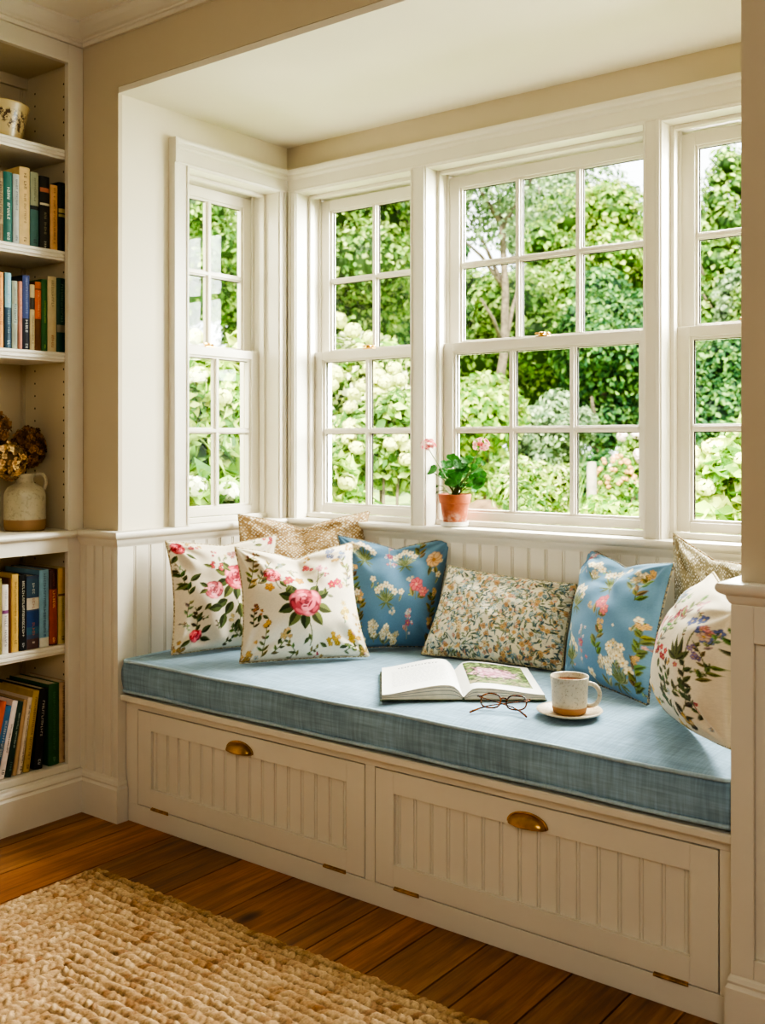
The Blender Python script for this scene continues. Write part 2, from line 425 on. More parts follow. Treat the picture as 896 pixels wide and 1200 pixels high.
# ------------------------------------------------------------------ bookcase
def bookcase():
    y0 = .9; yi = 2.060
    b = thing('bookcase', 'cream painted built-in bookcase with open shelves left of the window alcove', 'bookcase', (XB, (y0+YW)/2, 0))
    ox, oy = XB, (y0+YW)/2
    L = lambda x, y, z: (x-ox, y-oy, z)
    def pt(mb, name, mat=M['paint'], bev=.0015): return mb.build(name, mat, b, bevel=bev)
    mb = MB()   # face frame
    mb.box(XB-.02, XB, 2.042, YW-.001, .138, 2.493, T=L); mb.box(XB-.02, XB, y0, y0+.06, .138, 2.493, T=L)
    mb.box(XB-.02, XB-.0005, y0+.06, 2.042, 2.432, 2.493, T=L)
    mb.box(XB-.02, XB-.0005, y0+.06, 2.042, .847, .893, T=L)
    mb.box(XB-.02, XB-.0005, y0+.06, 2.042, .138, .160, T=L)
    pt(mb, 'face_frame')
    for ya, yb in ((yi, yi+.018), (y0+.04, y0+.058)):
        mb = MB(); mb.box(-3.13, XB-.0205, ya, yb, .0, 2.49, T=L)
        if ya == yi:
            for zz0, zz1 in ((.57,.82), (.20,.49), (.95,1.45), (1.52,1.78), (1.85,2.12), (2.18,2.40)):
                z = zz0+.03
                while z < zz1:
                    for x in (-2.905, -3.065):
                        n = 8; vs = [L(x+.0035*math.cos(2*PI*q/n), yi-.0006, z+.0035*math.sin(2*PI*q/n)) for q in range(n)]
                        mb.add(vs, [tuple(range(n))], 1)
                    z += .042
        mb.build('side_panel', [M['shelfback'], M['hole']], b)
    mb = MB(); pr = []
    beadboard(mb, L(-3.13, y0+.05, 0), (0,1,0), (1,0,0), yi-y0-.05, .0, 2.49, .09, t=.01)
    mb.box(-3.13, -3.128, y0+.05, yi, 0, 2.49, T=L)
    mb.box(-3.12, -3.105, y0+.06, yi, 2.40, 2.47, T=L)
    mb.build('back_panel', M['shelfback'], b, recalc=False)
    mb = MB(); mb.box(-3.12, XB-.0205, y0+.058, yi, 2.436, 2.455, T=L); pt(mb, 'top_panel', M['shelfback'])
    SH = [(-.03,0),(0,0),(.002,.006),(.006,.009),(.006,.016),(.003,.019),(.006,.022),(.006,.029),(.0035,.031),(-.03,.031)]
    for zt in (2.153, 1.823, 1.494, .545):
        mb = MB()
        mb.box(-3.12, -2.90, y0+.058, yi-.002, zt-.030, zt, T=L)
        mb.sweep(SH, [L(-2.881, y0+.062, zt-.031), L(-2.881, 2.058, zt-.031)])
        pt(mb, 'shelf', bev=0)
    mb = MB()   # counter ledge
    mb.box(-3.12, XB, y0+.058, yi-.002, .893, .917, T=L)
    LED = [(0,.893),(.010,.893),(.016,.898),(.024,.900),(.027,.906),(.025,.913),(.018,.917),(0,.917)]
    mb.sweep(LED, [L(XB-.002, y0, 0), L(XB-.002, 2.062, 0)])
    pt(mb, 'ledge', bev=0)
    mb = MB(); mb.box(-3.12, XB-.0205, y0+.058, yi-.002, .135, .159, T=L); pt(mb, 'bottom_panel')
bookcase()

# ------------------------------------------------------------------ books
def glyphs(mb, x, yc, z0, z1, w, m, rnd, gap=.35):
    """tiny indistinct lettering running down a spine (quads just proud of the spine)"""
    z = z1; ch = w*.9
    while z > z0:
        h = ch*rnd.uniform(.55, .95)
        if rnd.random() > .04:
            s = w*.22
            k = rnd.randint(0, 3)
            def q(ya, yb, za, zb): mb.add([(x, ya, za), (x, yb, za), (x, yb, zb), (x, ya, zb)], [(0,1,2,3)], m)
            q(yc-w/2, yc+w/2, z-s, z)
            if k in (0, 2): q(yc-w/2, yc-w/2+s, z-h, z)
            if k in (1, 2): q(yc+w/2-s, yc+w/2, z-h, z)
            if k == 3: q(yc-s/2, yc+s/2, z-h, z)
            if k in (0, 1, 2): q(yc-w/2, yc+w/2, z-h, z-h+s*.8) if rnd.random() < .6 else None
        z -= h+ch*gap
def book(shelf, ytop, t, h, depth, spec, label, lean=0, x=-2.895, zs=0, group=None):
    """spec: dict(c=spine colour, bands=[(z0,z1,colour)], txt=[(z0,z1,w,colour)], side=colour)"""
    rnd = random.Random(hash(label) % 9973 if False else sum(map(ord, label)))
    a = math.radians(lean)
    o = thing('book', label, 'book', (x, ytop-h*math.sin(a)*1.0, zs+.0008), (-a, 0, 0), group)
    c = S(*spec['c']); mats = [plain('cloth_cover', c, .55, var=.06, vscale=30, bmp=.1, bscale=300)]
    mb = MB(); n = 6; bd = .0022
    # rounded spine
    pr = []
    for i in range(n+1):
        q = i/n; pr.append((.0035*math.sin(PI*q), -t+t*q))
    prof = pr + [(-.004, 0), (-.004, -t)]
    k = len(prof)
    vs = [(p[0], p[1], z) for z in (0, h) for p in prof]
    fs = [(i, (i+1) % k, k+(i+1) % k, k+i) for i in range(k)] + [tuple(range(k-1, -1, -1)), tuple(k+i for i in range(k))]
    mb.add(vs, fs)
    mb.box(-depth, -.0035, -t, -t+bd, 0, h); mb.box(-depth, -.0035, -bd, 0, 0, h)
    def strip(z0, z1, cc, inset=0):
        mats.append(plain('spine_band', S(*cc), .55, var=.05, vscale=40)); m = len(mats)-1
        r2 = [(.0035*math.sin(PI*i/n)+.0004, (-t+t*i/n)*(1)+0) for i in range(n+1)]
        r2 = [(px, py) for px, py in r2 if -t+inset <= py <= -inset+1e-6]
        vs = [(px, py, z) for z in (z0, z1) for px, py in r2]; kk = len(r2)
        mb.add(vs, [(i, i+1, kk+i+1, kk+i) for i in range(kk-1)], m)
    for z0, z1, cc in spec.get('bands', []): strip(z0*h, z1*h, cc)
    cov = mb.build('cover', mats, o, recalc=False)
    mb = MB(); mb.box(-depth+.004, -.0045, -t+bd, -bd, .003, h-.003); mb.build('page_block', M['page'], o)
    if spec.get('txt'):
        for z0, z1, w, cc in spec['txt']:
            mb = MB(); glyphs(mb, .0043, -t/2, z0*h, z1*h, min(w*t*.75, .0085), 0, rnd)
            mb.build('spine_lettering', plain('foil_lettering', S(*cc), .5, bmp=0), o, recalc=False)
    return o
G1, G2, G3, G4 = 'books on the upper shelf', 'books on the second book shelf', 'books on the shelf under the ledge', 'books on the bottom shelf'
W_ = (232,224,200); K_ = (40,34,26); GO = (206,176,110)
Z1 = 1.823
B1 = [(1.832,.020,.218,dict(c=(120,96,62),bands=[(.25,.9,(150,128,90))],txt=[(.3,.85,.6,(70,50,30))]),'brown patterned book at the left end of the upper book row'),
 (1.864,.031,.220,dict(c=(10,92,80),txt=[(.32,.78,.5,(214,226,210)),(.05,.14,.4,(200,214,200))]),'teal green hardback with white spine lettering on the upper shelf'),
 (1.888,.021,.219,dict(c=(186,192,190),txt=[(.5,.92,.4,(96,100,110)),(.05,.12,.4,(96,100,110))]),'pale grey thin book beside the teal hardback on the upper shelf'),
 (1.926,.037,.247,dict(c=(222,192,134),txt=[(.72,.92,.5,(110,80,50)),(.28,.66,.25,(150,116,74)),(.06,.10,.3,(90,66,40))]),'tall cream tan book, tallest of the upper row'),
 (1.958,.030,.238,dict(c=(66,110,108),bands=[(.55,1,(160,166,140)),(.50,.555,(24,34,34))],txt=[(.6,.92,.3,(110,110,90)),(.05,.1,.4,(30,40,40))]),'book with sage upper half and teal lower half on the upper shelf'),
 (1.998,.035,.233,dict(c=(30,28,24),bands=[(.6,.63,(214,206,180)),(.78,.84,(186,112,84))],txt=[(.2,.5,.3,(150,140,110)),(.03,.1,.35,(200,196,180))]),'black book with a small flower picture and white line on its spine'),
 (2.029,.028,.212,dict(c=(214,166,112),txt=[(.1,.95,.32,(150,96,52))]),'peach tan shorter book, second from the right end of the upper row'),
 (2.0595,.027,.226,dict(c=(20,30,28),bands=[(.5,.54,(180,166,100)),(.56,.62,(196,182,120))],txt=[(.66,.95,.35,(70,100,76)),(.2,.45,.3,(60,84,90))]),'near-black book with gold blocks at the right end of the upper row')]
for i, (yt, t, h, sp, lb) in enumerate(B1): book('s2', yt, t, h, R_.uniform(.15,.19), sp, lb, zs=Z1, group=G1)
Z2 = 1.494
B2 = [(1.833,.020,.234,dict(c=(222,150,60),txt=[(.3,.62,.5,(180,96,30))]),'bright orange yellow book at the left end of the second book row'),
 (1.860,.022,.235,dict(c=(36,70,92),bands=[(.54,1,(128,178,196))],txt=[(.2,.5,.4,(120,150,160)),(.6,.9,.3,(200,214,210)),(.04,.1,.5,(170,196,210))]),'book with light blue top half and navy lower half'),
 (1.882,.019,.213,dict(c=(168,176,156),bands=[(.36,.66,(176,190,176))],txt=[(.38,.66,.5,(26,70,80)),(.7,.9,.3,(110,120,110)),(.05,.3,.3,(130,140,130))]),'pale sage book with dark teal title on the second book row'),
 (1.899,.013,.214,dict(c=(214,146,124),txt=[(.6,.9,.4,(240,200,180))]),'slim salmon pink book on the second book row'),
 (1.925,.025,.235,dict(c=(30,34,52),bands=[(.42,1,(66,82,140))],txt=[(.5,.92,.35,(130,146,196)),(.24,.4,.6,(226,226,226)),(.03,.08,.45,(210,210,210))]),'indigo blue book with bold white lower title'),
 (1.944,.017,.209,dict(c=(212,196,150),bands=[(.62,.8,(60,54,40))],txt=[(.1,.55,.3,(120,100,70))]),'slim cream book with a black title block'),
 (1.967,.022,.220,dict(c=(112,66,26),bands=[(.46,.88,(222,112,60)),(.9,1,(206,110,40))],txt=[(.5,.86,.35,(250,200,150))]),'book with orange upper spine and brown lower spine'),
 (1.990,.021,.231,dict(c=(40,100,44),txt=[(.4,.7,.35,(150,180,90)),(.04,.09,.35,(150,180,90))]),'grass green hardback on the second book row'),
 (2.024,.032,.243,dict(c=(204,186,146),txt=[(.6,.95,.4,(150,134,104)),(.05,.22,.4,(170,110,70))]),'thick beige hardback beside the green one'),
 (2.0595,.033,.242,dict(c=(16,70,56),bands=[(.27,.37,(150,140,116))],txt=[(.42,.92,.35,(130,160,140)),(.05,.25,.2,(50,100,90))]),'dark green thick book at the right end of the second row')]
for yt, t, h, sp, lb in B2: book('s3', yt, t, h, R_.uniform(.13,.18), sp, lb, zs=Z2, group=G2)
Z3 = .545
B3 = [(1.8245,.018,.235,dict(c=(128,116,60)),'olive book at the left end of the row under the ledge'),
 (1.847,.021,.214,dict(c=(226,218,206),bands=[(.58,.63,(120,60,110))],txt=[(.1,.55,.5,(130,120,120)),(.7,.92,.4,(180,180,180))]),'white slim book with a purple mark under the ledge'),
 (1.858,.009,.232,dict(c=(112,66,26)),'thin brown leather book behind the white one'),
 (1.882,.023,.243,dict(c=(214,176,92),txt=[(.25,.9,.35,(150,110,50)),(.12,.15,.4,(60,50,40))]),'yellow tan tall book under the ledge'),
 (1.911,.027,.238,dict(c=(16,16,20),txt=[(.2,.92,.4,(220,216,200)),(.04,.1,.5,(200,200,200))]),'black book with white lettering down its spine'),
 (1.956,.044,.232,dict(c=(66,84,116),bands=[(.0,.14,(92,66,66)),(.3,.52,(28,66,128)),(.54,.70,(216,206,190)),(.72,.96,(60,92,120)),(.2,.3,(50,100,130))],txt=[(.2,.36,.35,(190,110,80)),(.76,.9,.6,(200,206,206)),(.04,.10,.3,(230,220,214)),(.56,.69,.5,(190,150,130))]),'thick dark blue illustrated book with a white title panel'),
 (1.992,.034,.247,dict(c=(128,172,196),bands=[(0,.12,(222,220,206))],txt=[(.2,.95,.35,(84,116,140)),(.13,.16,.5,(40,80,130))]),'light blue book with white foot under the ledge'),
 (2.024,.030,.245,dict(c=(66,22,16),bands=[(.02,.74,(166,70,28))],txt=[(.5,.72,.4,(240,190,130)),(.78,.95,.25,(130,70,60)),(.05,.1,.4,(230,190,140))]),'rust red book with dark top under the ledge'),
 (2.0588,.031,.247,dict(c=(196,176,112),bands=[(.63,.66,(110,80,50)),(.67,1,(202,164,92))],txt=[(.3,.6,.3,(150,140,90)),(.06,.1,.4,(60,40,30))]),'tan book at the right end of the row under the ledge')]
for yt, t, h, sp, lb in B3: book('s4', yt, t, h, R_.uniform(.19,.22), sp, lb, zs=Z3, x=-2.890, group=G3)
Z4 = .1592
B4 = [(.243,.018,dict(c=(190,84,40)),12.5,'orange leaning book at the left end of the bottom row'),
 (.226,.020,dict(c=(60,90,110),bands=[(.5,1,(50,100,140))],txt=[(.3,.8,.5,(190,190,180))]),12.5,'blue leaning book next to the orange one, bottom shelf'),
 (.237,.019,dict(c=(232,214,204),txt=[(.35,.7,.35,(60,50,50)),(.06,.12,.6,(40,30,30))]),12.0,'white slim leaning book with black lettering, bottom shelf'),
 (.230,.019,dict(c=(22,52,42),txt=[(.4,.85,.35,(190,200,180)),(.1,.2,.5,(120,150,130))]),11.0,'dark green slim leaning book on the bottom shelf'),
 (.232,.014,dict(c=(186,152,110)),10.0,'tan slim leaning book on the bottom shelf'),
 (.236,.015,dict(c=(222,206,184),txt=[(.15,.9,.4,(120,90,70)),(.05,.1,.6,(60,40,30))]),9.5,'cream slim leaning book on the bottom shelf'),
 (.253,.022,dict(c=(196,164,72),txt=[(.15,.92,.4,(110,86,40)),(.05,.09,.4,(100,70,40))]),8.5,'mustard yellow leaning book on the bottom shelf'),
 (.253,.031,dict(c=(14,14,20),txt=[(.42,.85,.35,(206,204,190)),(.06,.12,.5,(190,190,190))]),5.0,'black leaning book with white title on the bottom shelf'),
 (.262,.040,dict(c=(40,92,50),txt=[(.2,.9,.3,(70,120,76)),(.05,.1,.4,(110,150,110))]),0,'thick green upright hardback on the bottom shelf'),
 (.262,.030,dict(c=(188,158,120),txt=[(.25,.95,.35,(100,76,50)),(.04,.08,.3,(90,60,40))]),0,'tan upright book at the right end of the bottom row')]
prev = None
for h, t, sp, ln, lb in reversed(B4):
    a = math.radians(ln)
    if prev is None: base = 2.0585
    else:   # lean on the right-hand neighbour without cutting into it
        pb, pa, pt_, ph = prev
        lx, lz = pb-pt_*math.cos(pa), pt_*math.sin(pa)
        zt = min(lz+ph*math.cos(pa), h*math.cos(a))
        base = min(lx, lx+(zt-lz)*math.tan(pa)-zt*math.tan(a)) - .0008
    book('s5', base+h*math.sin(a), t, h, R_.uniform(.20,.235), sp, lb, lean=ln, zs=Z4, x=-2.885, group=G4)
    prev = (base, a, t, h)

# ------------------------------------------------------------------ window bench
def bench():
    yf = 2.12; x0 = XL+.0135; x1 = XR-.0165; yb = YB-.014
    ox, oy = (x0+x1)/2, (yf+yb)/2
    b = thing('window_bench', 'built-in cream window bench with two beadboard flap doors under the blue cushion', 'bench', (ox, oy, 0))
    L = lambda x, y, z: (x-ox, y-oy, z)
    doors = [(-2.602, -1.691, (-2.541, -1.751)), (-1.654, -.757, (-1.596, -.817))]
    zb, zt = .063, .358
    mb = MB(); w = .03
    mb.box(x0, x1, yf, yf+.02, 0, zb-.003, T=L); mb.box(x0, x1, yf, yf+.02, zt+.003, .384, T=L)
    xs = [x0, doors[0][0]-.003, doors[0][1]+.003, doors[1][0]-.003, doors[1][1]+.003, x1]
    for i in (0, 2, 4): mb.box(xs[i], xs[i+1], yf, yf+.02, zb-.003, zt+.003, T=L)
    mb.box(x0, x1, yf+.03, yb, 0, .38, m=1, T=L)  # dark-coloured inner box puts shadow lines into the gaps round the doors
    mb.build('carcass', [M['paint'], M['dark']], b, bevel=.0012)
    mb = MB(); mb.box(x0, x1, yf-.025, yb, .384, .404, T=L); mb.build('seat_board', M['paint'], b, bevel=.004)
    for i, (a, c, (p, q)) in enumerate(doors):
        mb = MB(); y = yf-.0005
        mb.box(a, p, y, y+.018, zb, zt, T=L); mb.box(q, c, y, y+.018, zb, zt, T=L)
        mb.box(p, q, y, y+.018, zb, .120, T=L); mb.box(p, q, y, y+.018, .301, zt, T=L)
        d = mb.build('flap_door', M['paint'], b, bevel=.0007)
        mb = MB(); beadboard(mb, L(p, yf+.018, 0), (1,0,0), (0,-1,0), q-p, .119, .302, .0505, t=.008, depth=.0035)
        mb.build('beadboard_panel', M['paint'], d, recalc=False)
        # cup pull: quarter-dome shell with a flange
        cx = (-2.150, -1.205)[i]; cz = .322; hw = .050
        mb = MB(); nu, nv = 24, 8; vs = []
        for jv in range(nv+1):
            ph = PI*.5*jv/nv
            for iu in range(nu+1):
                th = PI*iu/nu
                r = math.sin(ph)**.8 if jv else 0
                X = cx - math.cos(th)*hw*math.sin(PI/2*(jv/nv))**.7
                Z = cz-.012 + math.sin(th)*.026*math.sin(PI/2*(jv/nv))**.9
                Y = yf-.0005 - .024*math.cos(ph)**.8 * (1 if jv < nv else 0)
                vs.append(L(X, Y, Z))
        fs = [(j*(nu+1)+i_, j*(nu+1)+i_+1, (j+1)*(nu+1)+i_+1, (j+1)*(nu+1)+i_) for j in range(nv) for i_ in range(nu)]
        mb.add(vs, fs)
        rim = [L(cx-math.cos(PI*k/24)*(hw+.002), yf-.002, cz-.012+math.sin(PI*k/24)*.028) for k in range(25)]
        mb.tube(rim, .0028, 6)
        lip = [L(cx-hw+2*hw*k/16, yf-.003-.021*math.sin(PI*k/16)**.6, cz-.012) for k in range(17)]
        mb.tube(lip, .0022, 6)
        h = mb.build('cup_pull', M['brass'], d, smooth=True)
        for hx in ((-2.4985, -1.792), (-1.554, -.858))[i]:
            mb = MB()
            for k in range(3):
                mb.tube([L(hx-.038+k*.0257, yf-.003, .0605), L(hx-.038+k*.0257+.0245, yf-.003, .0605)], .0036, 8)
            mb.box(hx-.038, hx+.038, yf-.0012, yf, .056, .066, T=L)
            mb.build('hinge', M['steel'], d)
bench()

# ------------------------------------------------------------------ seat cushion
CX0, CX1, CY0, CY1 = XL+.022, XR-.024, 2.106, YB-.03
def cush_z(x, y):
    ex = min(x-CX0, CX1-x); ey = min(y-CY0, CY1-y)
    f = lambda e: 1-math.exp(-max(e, 0)/.045)
    return .509 + .016*f(ex)*f(ey) + .0015*math.sin(x*9+y*4)*f(ex)*f(ey)
def linen(name, c, streak=.5, wv=500):
    m, nt, bs = newmat(name)
    v = coords(nt, scale=(1,1,1)); v1 = coords(nt, scale=(170,9,9)); v2 = coords(nt, scale=(9,170,9)); v3 = coords(nt, scale=(9,9,170))
    a = noise(nt, v1, 1, 2); b2 = noise(nt, v2, 1, 2); d = noise(nt, v, 5, 4)
    col = mix(nt, 1, c, ramp(nt, a, [(.3, (1-streak*.5,)*3), (.7, (1+streak*.22,)*3)]), 'MULTIPLY')
    col = mix(nt, 1, col, ramp(nt, b2, [(.3, (1-streak*.5,)*3), (.7, (1+streak*.22,)*3)]), 'MULTIPLY')
    col = mix(nt, 1, col, ramp(nt, noise(nt, v3, 1, 2), [(.3, (1-streak*.5,)*3), (.7, (1+streak*.22,)*3)]), 'MULTIPLY')
    col = mix(nt, 1, col, ramp(nt, d, [(.3, (.92,.93,.94)), (.7, (1.05,1.05,1.04))]), 'MULTIPLY')
    lk(nt, col, bs.inputs['Base Color']); bs.inputs['Roughness'].default_value = .9
    bs.inputs['Sheen Weight'].default_value = .15; bs.inputs['Specular IOR Level'].default_value = .2
    bump(nt, bs, noise(nt, v, wv, 2), .4, .0015); return m
M['blue'] = linen('blue_linen', S(146,176,198), .36)
M['bluepipe'] = linen('blue_piping', S(176,200,214), .2)
def cushion():
    ox, oy = (CX0+CX1)/2, (CY0+CY1)/2
    nx, ny = 150, 64
    V = []; F = []
    ox_, oy_, oz_ = ox, oy, .4045
    for j in range(ny+1):
        for i in range(nx+1):
            x = CX0+(CX1-CX0)*i/nx; y = CY0+(CY1-CY0)*j/ny
            V.append((x-ox, y-oy, cush_z(x, y)-oz_))
    top = lambda i, j: j*(nx+1)+i
    F += [(top(i,j), top(i+1,j), top(i+1,j+1), top(i,j+1)) for j in range(ny) for i in range(nx)]
    ring = [(i,0) for i in range(nx)]+[(nx,j) for j in range(ny)]+[(i,ny) for i in range(nx,0,-1)]+[(0,j) for j in range(ny,0,-1)]
    n = len(ring); prev = [top(*r) for r in ring]
    for k in range(1, 9):
        t = k/8; cur = []
        for (i, j) in ring:
            x = CX0+(CX1-CX0)*i/nx; y = CY0+(CY1-CY0)*j/ny
            bl = .007*math.sin(PI*t) + .0015*math.sin(x*23+t*3)*math.sin(PI*t)
            if i == 0: x -= bl
            if i == nx: x += bl
            if j == 0: y -= bl
            if j == ny: y += bl
            z = (.509-oz_)*(1-t) + .004*t
            cur.append(len(V)); V.append((x-ox, y-oy, z))
        F += [(prev[q], cur[q], cur[(q+1) % n], prev[(q+1) % n]) for q in range(n)]
        prev = cur
    mb = MB(); mb.v = V; mb.f = F+[tuple(prev)]; mb.m = [0]*(len(F)+1)
    o = mb.build('seat_cushion', M['blue'], smooth=True)
    o.location = (ox, oy, oz_)
    tag(o, 'long blue linen seat cushion with piped edges on the window bench', 'cushion')
    for z, e in ((.5105-oz_, .0045), (.012, .0065)):
        r = .014; pts = []
        for cx, cy, a0 in ((CX1-r, CY0+r, -90), (CX1-r, CY1-r, 0), (CX0+r, CY1-r, 90), (CX0+r, CY0+r, 180)):
            for k in range(7):
                a = math.radians(a0+15*k)
                pts.append((cx+math.cos(a)*(r+e)-ox, cy+math.sin(a)*(r+e)-oy, z))
        full = []
        for p, q in zip(pts, pts[1:]+pts[:1]):
            d = math.dist(p, q); kk = max(1, int(d/.05))
            full += [tuple(p[a]+(q[a]-p[a])*k/kk for a in range(3)) for k in range(kk)]
        full = [(x, y, zz+.0012*math.sin(x*14)) for x, y, zz in full]
        mb = MB(); mb.tube(full, .0050, 7, closed=True); mb.build('piping', M['bluepipe'], o, smooth=True)
cushion()

# ------------------------------------------------------------------ printed fabrics painted into colour attributes
class Canvas:
    def __init__(s, n, asp, bg, seed):
        s.off = 0; s.n = n; s.asp = asp; s.r = np.random.RandomState(seed)
        v, u = np.mgrid[0:n, 0:n]/(n-1); s.u = u*asp; s.v = v      # u in 0..asp
        s.c = np.empty((n, n, 3)); s.c[:] = lin(tuple(q/255 for q in bg)); s.c *= 1+s.r.uniform(-.05, .05, (n, n, 1))
    def win(s, x, y, r):
        n = s.n; x = x+s.off; i0 = max(0, int((x-r)/s.asp*(n-1))); i1 = min(n, int((x+r)/s.asp*(n-1))+2)
        j0 = max(0, int((y-r)*(n-1))); j1 = min(n, int((y+r)*(n-1))+2)
        return slice(j0, j1), slice(i0, i1)
    def put(s, w, m, col):
        m = np.clip(m, 0, 1)[..., None]; c = np.array(lin(tuple(q/255 for q in col))) if not isinstance(col, np.ndarray) else col
        s.c[w] = s.c[w]*(1-m)+c*m
    def ell(s, x, y, rx, ry, a, col, soft=.25):
        r = max(rx, ry)*1.3; w = s.win(x, y, r)
        du = s.u[w]-x; dv = s.v[w]-y; ca, sa = math.cos(a), math.sin(a)
        p = (du*ca+dv*sa)/rx; q = (-du*sa+dv*ca)/ry
        d = np.sqrt(p*p+q*q); s.put(w, (1-d)/soft+.5, col)
    def leaf(s, x, y, L, W, a, col, vein=None):
        """pointed leaf from (x,y) along angle a"""
        w = s.win(x+math.cos(a)*L/2, y+math.sin(a)*L/2, L*.75+W)
        du = s.u[w]-x; dv = s.v[w]-y; ca, sa = math.cos(a), math.sin(a)
        p = (du*ca+dv*sa)/L; q = (-du*sa+dv*ca)
        half = W*.5*np.clip(np.sin(np.pi*np.clip(p, 0, 1)**.8), 0, 1)
        m = np.where((p > 0) & (p < 1), (half-np.abs(q))/.004+.5, 0); s.put(w, m, col)
        lo = np.where((p > .05) & (p < .95) & (q < 0), (half*.9-np.abs(q))/.004+.5, 0)
        s.put(w, lo*.45, vein or tuple(k*.6 for k in col))
    def line(s, pts, wd, col):
        for (x0, y0), (x1, y1) in zip(pts, pts[1:]):
            L = math.hypot(x1-x0, y1-y0); 
            if L < 1e-6: continue
            w = s.win((x0+x1)/2, (y0+y1)/2, L/2+wd*2)
            t = np.clip(((s.u[w]-x0)*(x1-x0)+(s.v[w]-y0)*(y1-y0))/L/L, 0, 1)
            d = np.hypot(s.u[w]-x0-t*(x1-x0), s.v[w]-y0-t*(y1-y0)); s.put(w, (wd-d)/.004+.5, col)
    def arc(s, p, q, bend, wd, col):
        mx, my = (p[0]+q[0])/2-(q[1]-p[1])*bend, (p[1]+q[1])/2+(q[0]-p[0])*bend
        P = [((1-t)**2*p[0]+2*t*(1-t)*mx+t*t*q[0], (1-t)**2*p[1]+2*t*(1-t)*my+t*t*q[1]) for t in np.linspace(0, 1, 7)]
        s.line(P, wd, col); return P
    def flower(s, x, y, r, col, n=5, ctr=(214,170,80), edge=None):
        a0 = s.r.uniform(0, 6)
        if edge is None: edge = tuple(k*.72 for k in col)
        for k in range(n):
            a = a0+2*PI*k/n; s.ell(x+math.cos(a)*r*.58, y+math.sin(a)*r*.58, r*.52, r*.43, a, edge)
            s.ell(x+math.cos(a)*r*.62, y+math.sin(a)*r*.62, r*.42, r*.33, a, col)
        s.ell(x, y, r*.24, r*.24, 0, ctr)
    def cluster(s, x, y, r, col, k=7, fr=.38):
        for _ in range(k):
            a = s.r.uniform(0, 6.3); d = r*math.sqrt(s.r.uniform(0, 1))
            q = s.r.uniform(.8, 1.15); s.flower(x+math.cos(a)*d, y+math.sin(a)*d, r*fr, tuple(min(255, c*q) for c in col))
    def rose(s, x, y, r, base=(192,72,86)):
        D = tuple(k*.68 for k in base); Lt = tuple(min(255, k*1.0+46) for k in base); hi = tuple(min(255, k+80) for k in base)
        for k in range(9):
            a = 2*PI*k/9+s.r.uniform(-.2, .2); s.ell(x+math.cos(a)*r*.68, y+math.sin(a)*r*.62, r*.42, r*.34, a+PI/2, [base, Lt, D][k % 3])
            s.ell(x+math.cos(a)*r*.80, y+math.sin(a)*r*.72, r*.26, r*.10, a+PI/2, [Lt, hi, base][k % 3])
        for k in range(7):
            a = 2*PI*k/7+.3; s.ell(x+math.cos(a)*r*.40, y+math.sin(a)*r*.38, r*.34, r*.24, a+PI/2, [Lt, base, hi][k % 3])
            s.ell(x+math.cos(a)*r*.33, y+math.sin(a)*r*.31, r*.26, r*.06, a+PI/2, D)
        for k in range(5):
            a = 2*PI*k/5; s.ell(x+math.cos(a)*r*.15, y+math.sin(a)*r*.14+r*.05, r*.17, r*.12, a+PI/2, [base, D, Lt][k % 3])
        s.ell(x, y+r*.05, r*.10, r*.08, 0, D)
    def sprig(s, x, y, L, a, col, k=6, lw=.02, ll=.055, fl=None, fr=.018, stem=(84,96,52)):
        """curved stem with paired leaves and an optional flower at the tip"""
        b = s.r.uniform(-.25, .25); P = s.arc((x, y), (x+math.cos(a)*L, y+math.sin(a)*L), b, .0035, stem)
        for i in range(k):
            t = (i+.6)/k; j = min(len(P)-2, int(t*(len(P)-1))); p = P[j]
            s.leaf(p[0], p[1], ll*s.r.uniform(.8, 1.2)*(1-.3*t), lw, a+(1 if i % 2 else -1)*s.r.uniform(.6, 1.0), tuple(c*s.r.uniform(.8, 1.2) for c in col))
        if fl:
            s.cluster(P[-1][0], P[-1][1], fr*1.6, fl, 5, .6)
GRN = (112,120,66); DGR = (84,98,54); SGE = (160,164,124); PNK = (210,104,112); YEL = (214,168,66); CRM = (232,222,192)

def paint_rose(cv, x, y, r=.125):
    for a, q in ((200,1),(235,1.1),(265,1),(300,1.05),(335,1),(20,.9),(160,.9),(50,.7),(130,.8)):
        a = math.radians(a); cv.leaf(x+math.cos(a)*r*.75, y+math.sin(a)*r*.7, r*1.05*q, r*.62, a, GRN if cv.r.rand() < .5 else DGR)
    cv.arc((x, y-r), (x+.02, y-r*2.7), .2, .004, DGR); cv.leaf(x+.01, y-r*2.0, .07, .03, -1.2, GRN); cv.leaf(x+.01, y-r*2.2, .07, .03, -2.2, DGR)
    cv.rose(x, y, r)
def filler(cv, n, tones, r0=.012, r1=.026):
    for _ in range(n):
        x, y = cv.r.uniform(0, cv.asp), cv.r.uniform(0, 1); k = cv.r.rand()
        if k < .45: cv.sprig(x, y, cv.r.uniform(.05,.11), cv.r.uniform(0, 6.3), SGE if cv.r.rand() < .5 else (140,142,92), 4, .014, .035)
        elif k < .75: cv.flower(x, y, cv.r.uniform(r0, r1), tones[cv.r.randint(len(tones))])
        else: cv.cluster(x, y, cv.r.uniform(.02, .035), tones[cv.r.randint(len(tones))], 4, .5)
FT = [(222,180,110),(214,150,150),(180,190,190),(206,120,120),(226,206,150)]
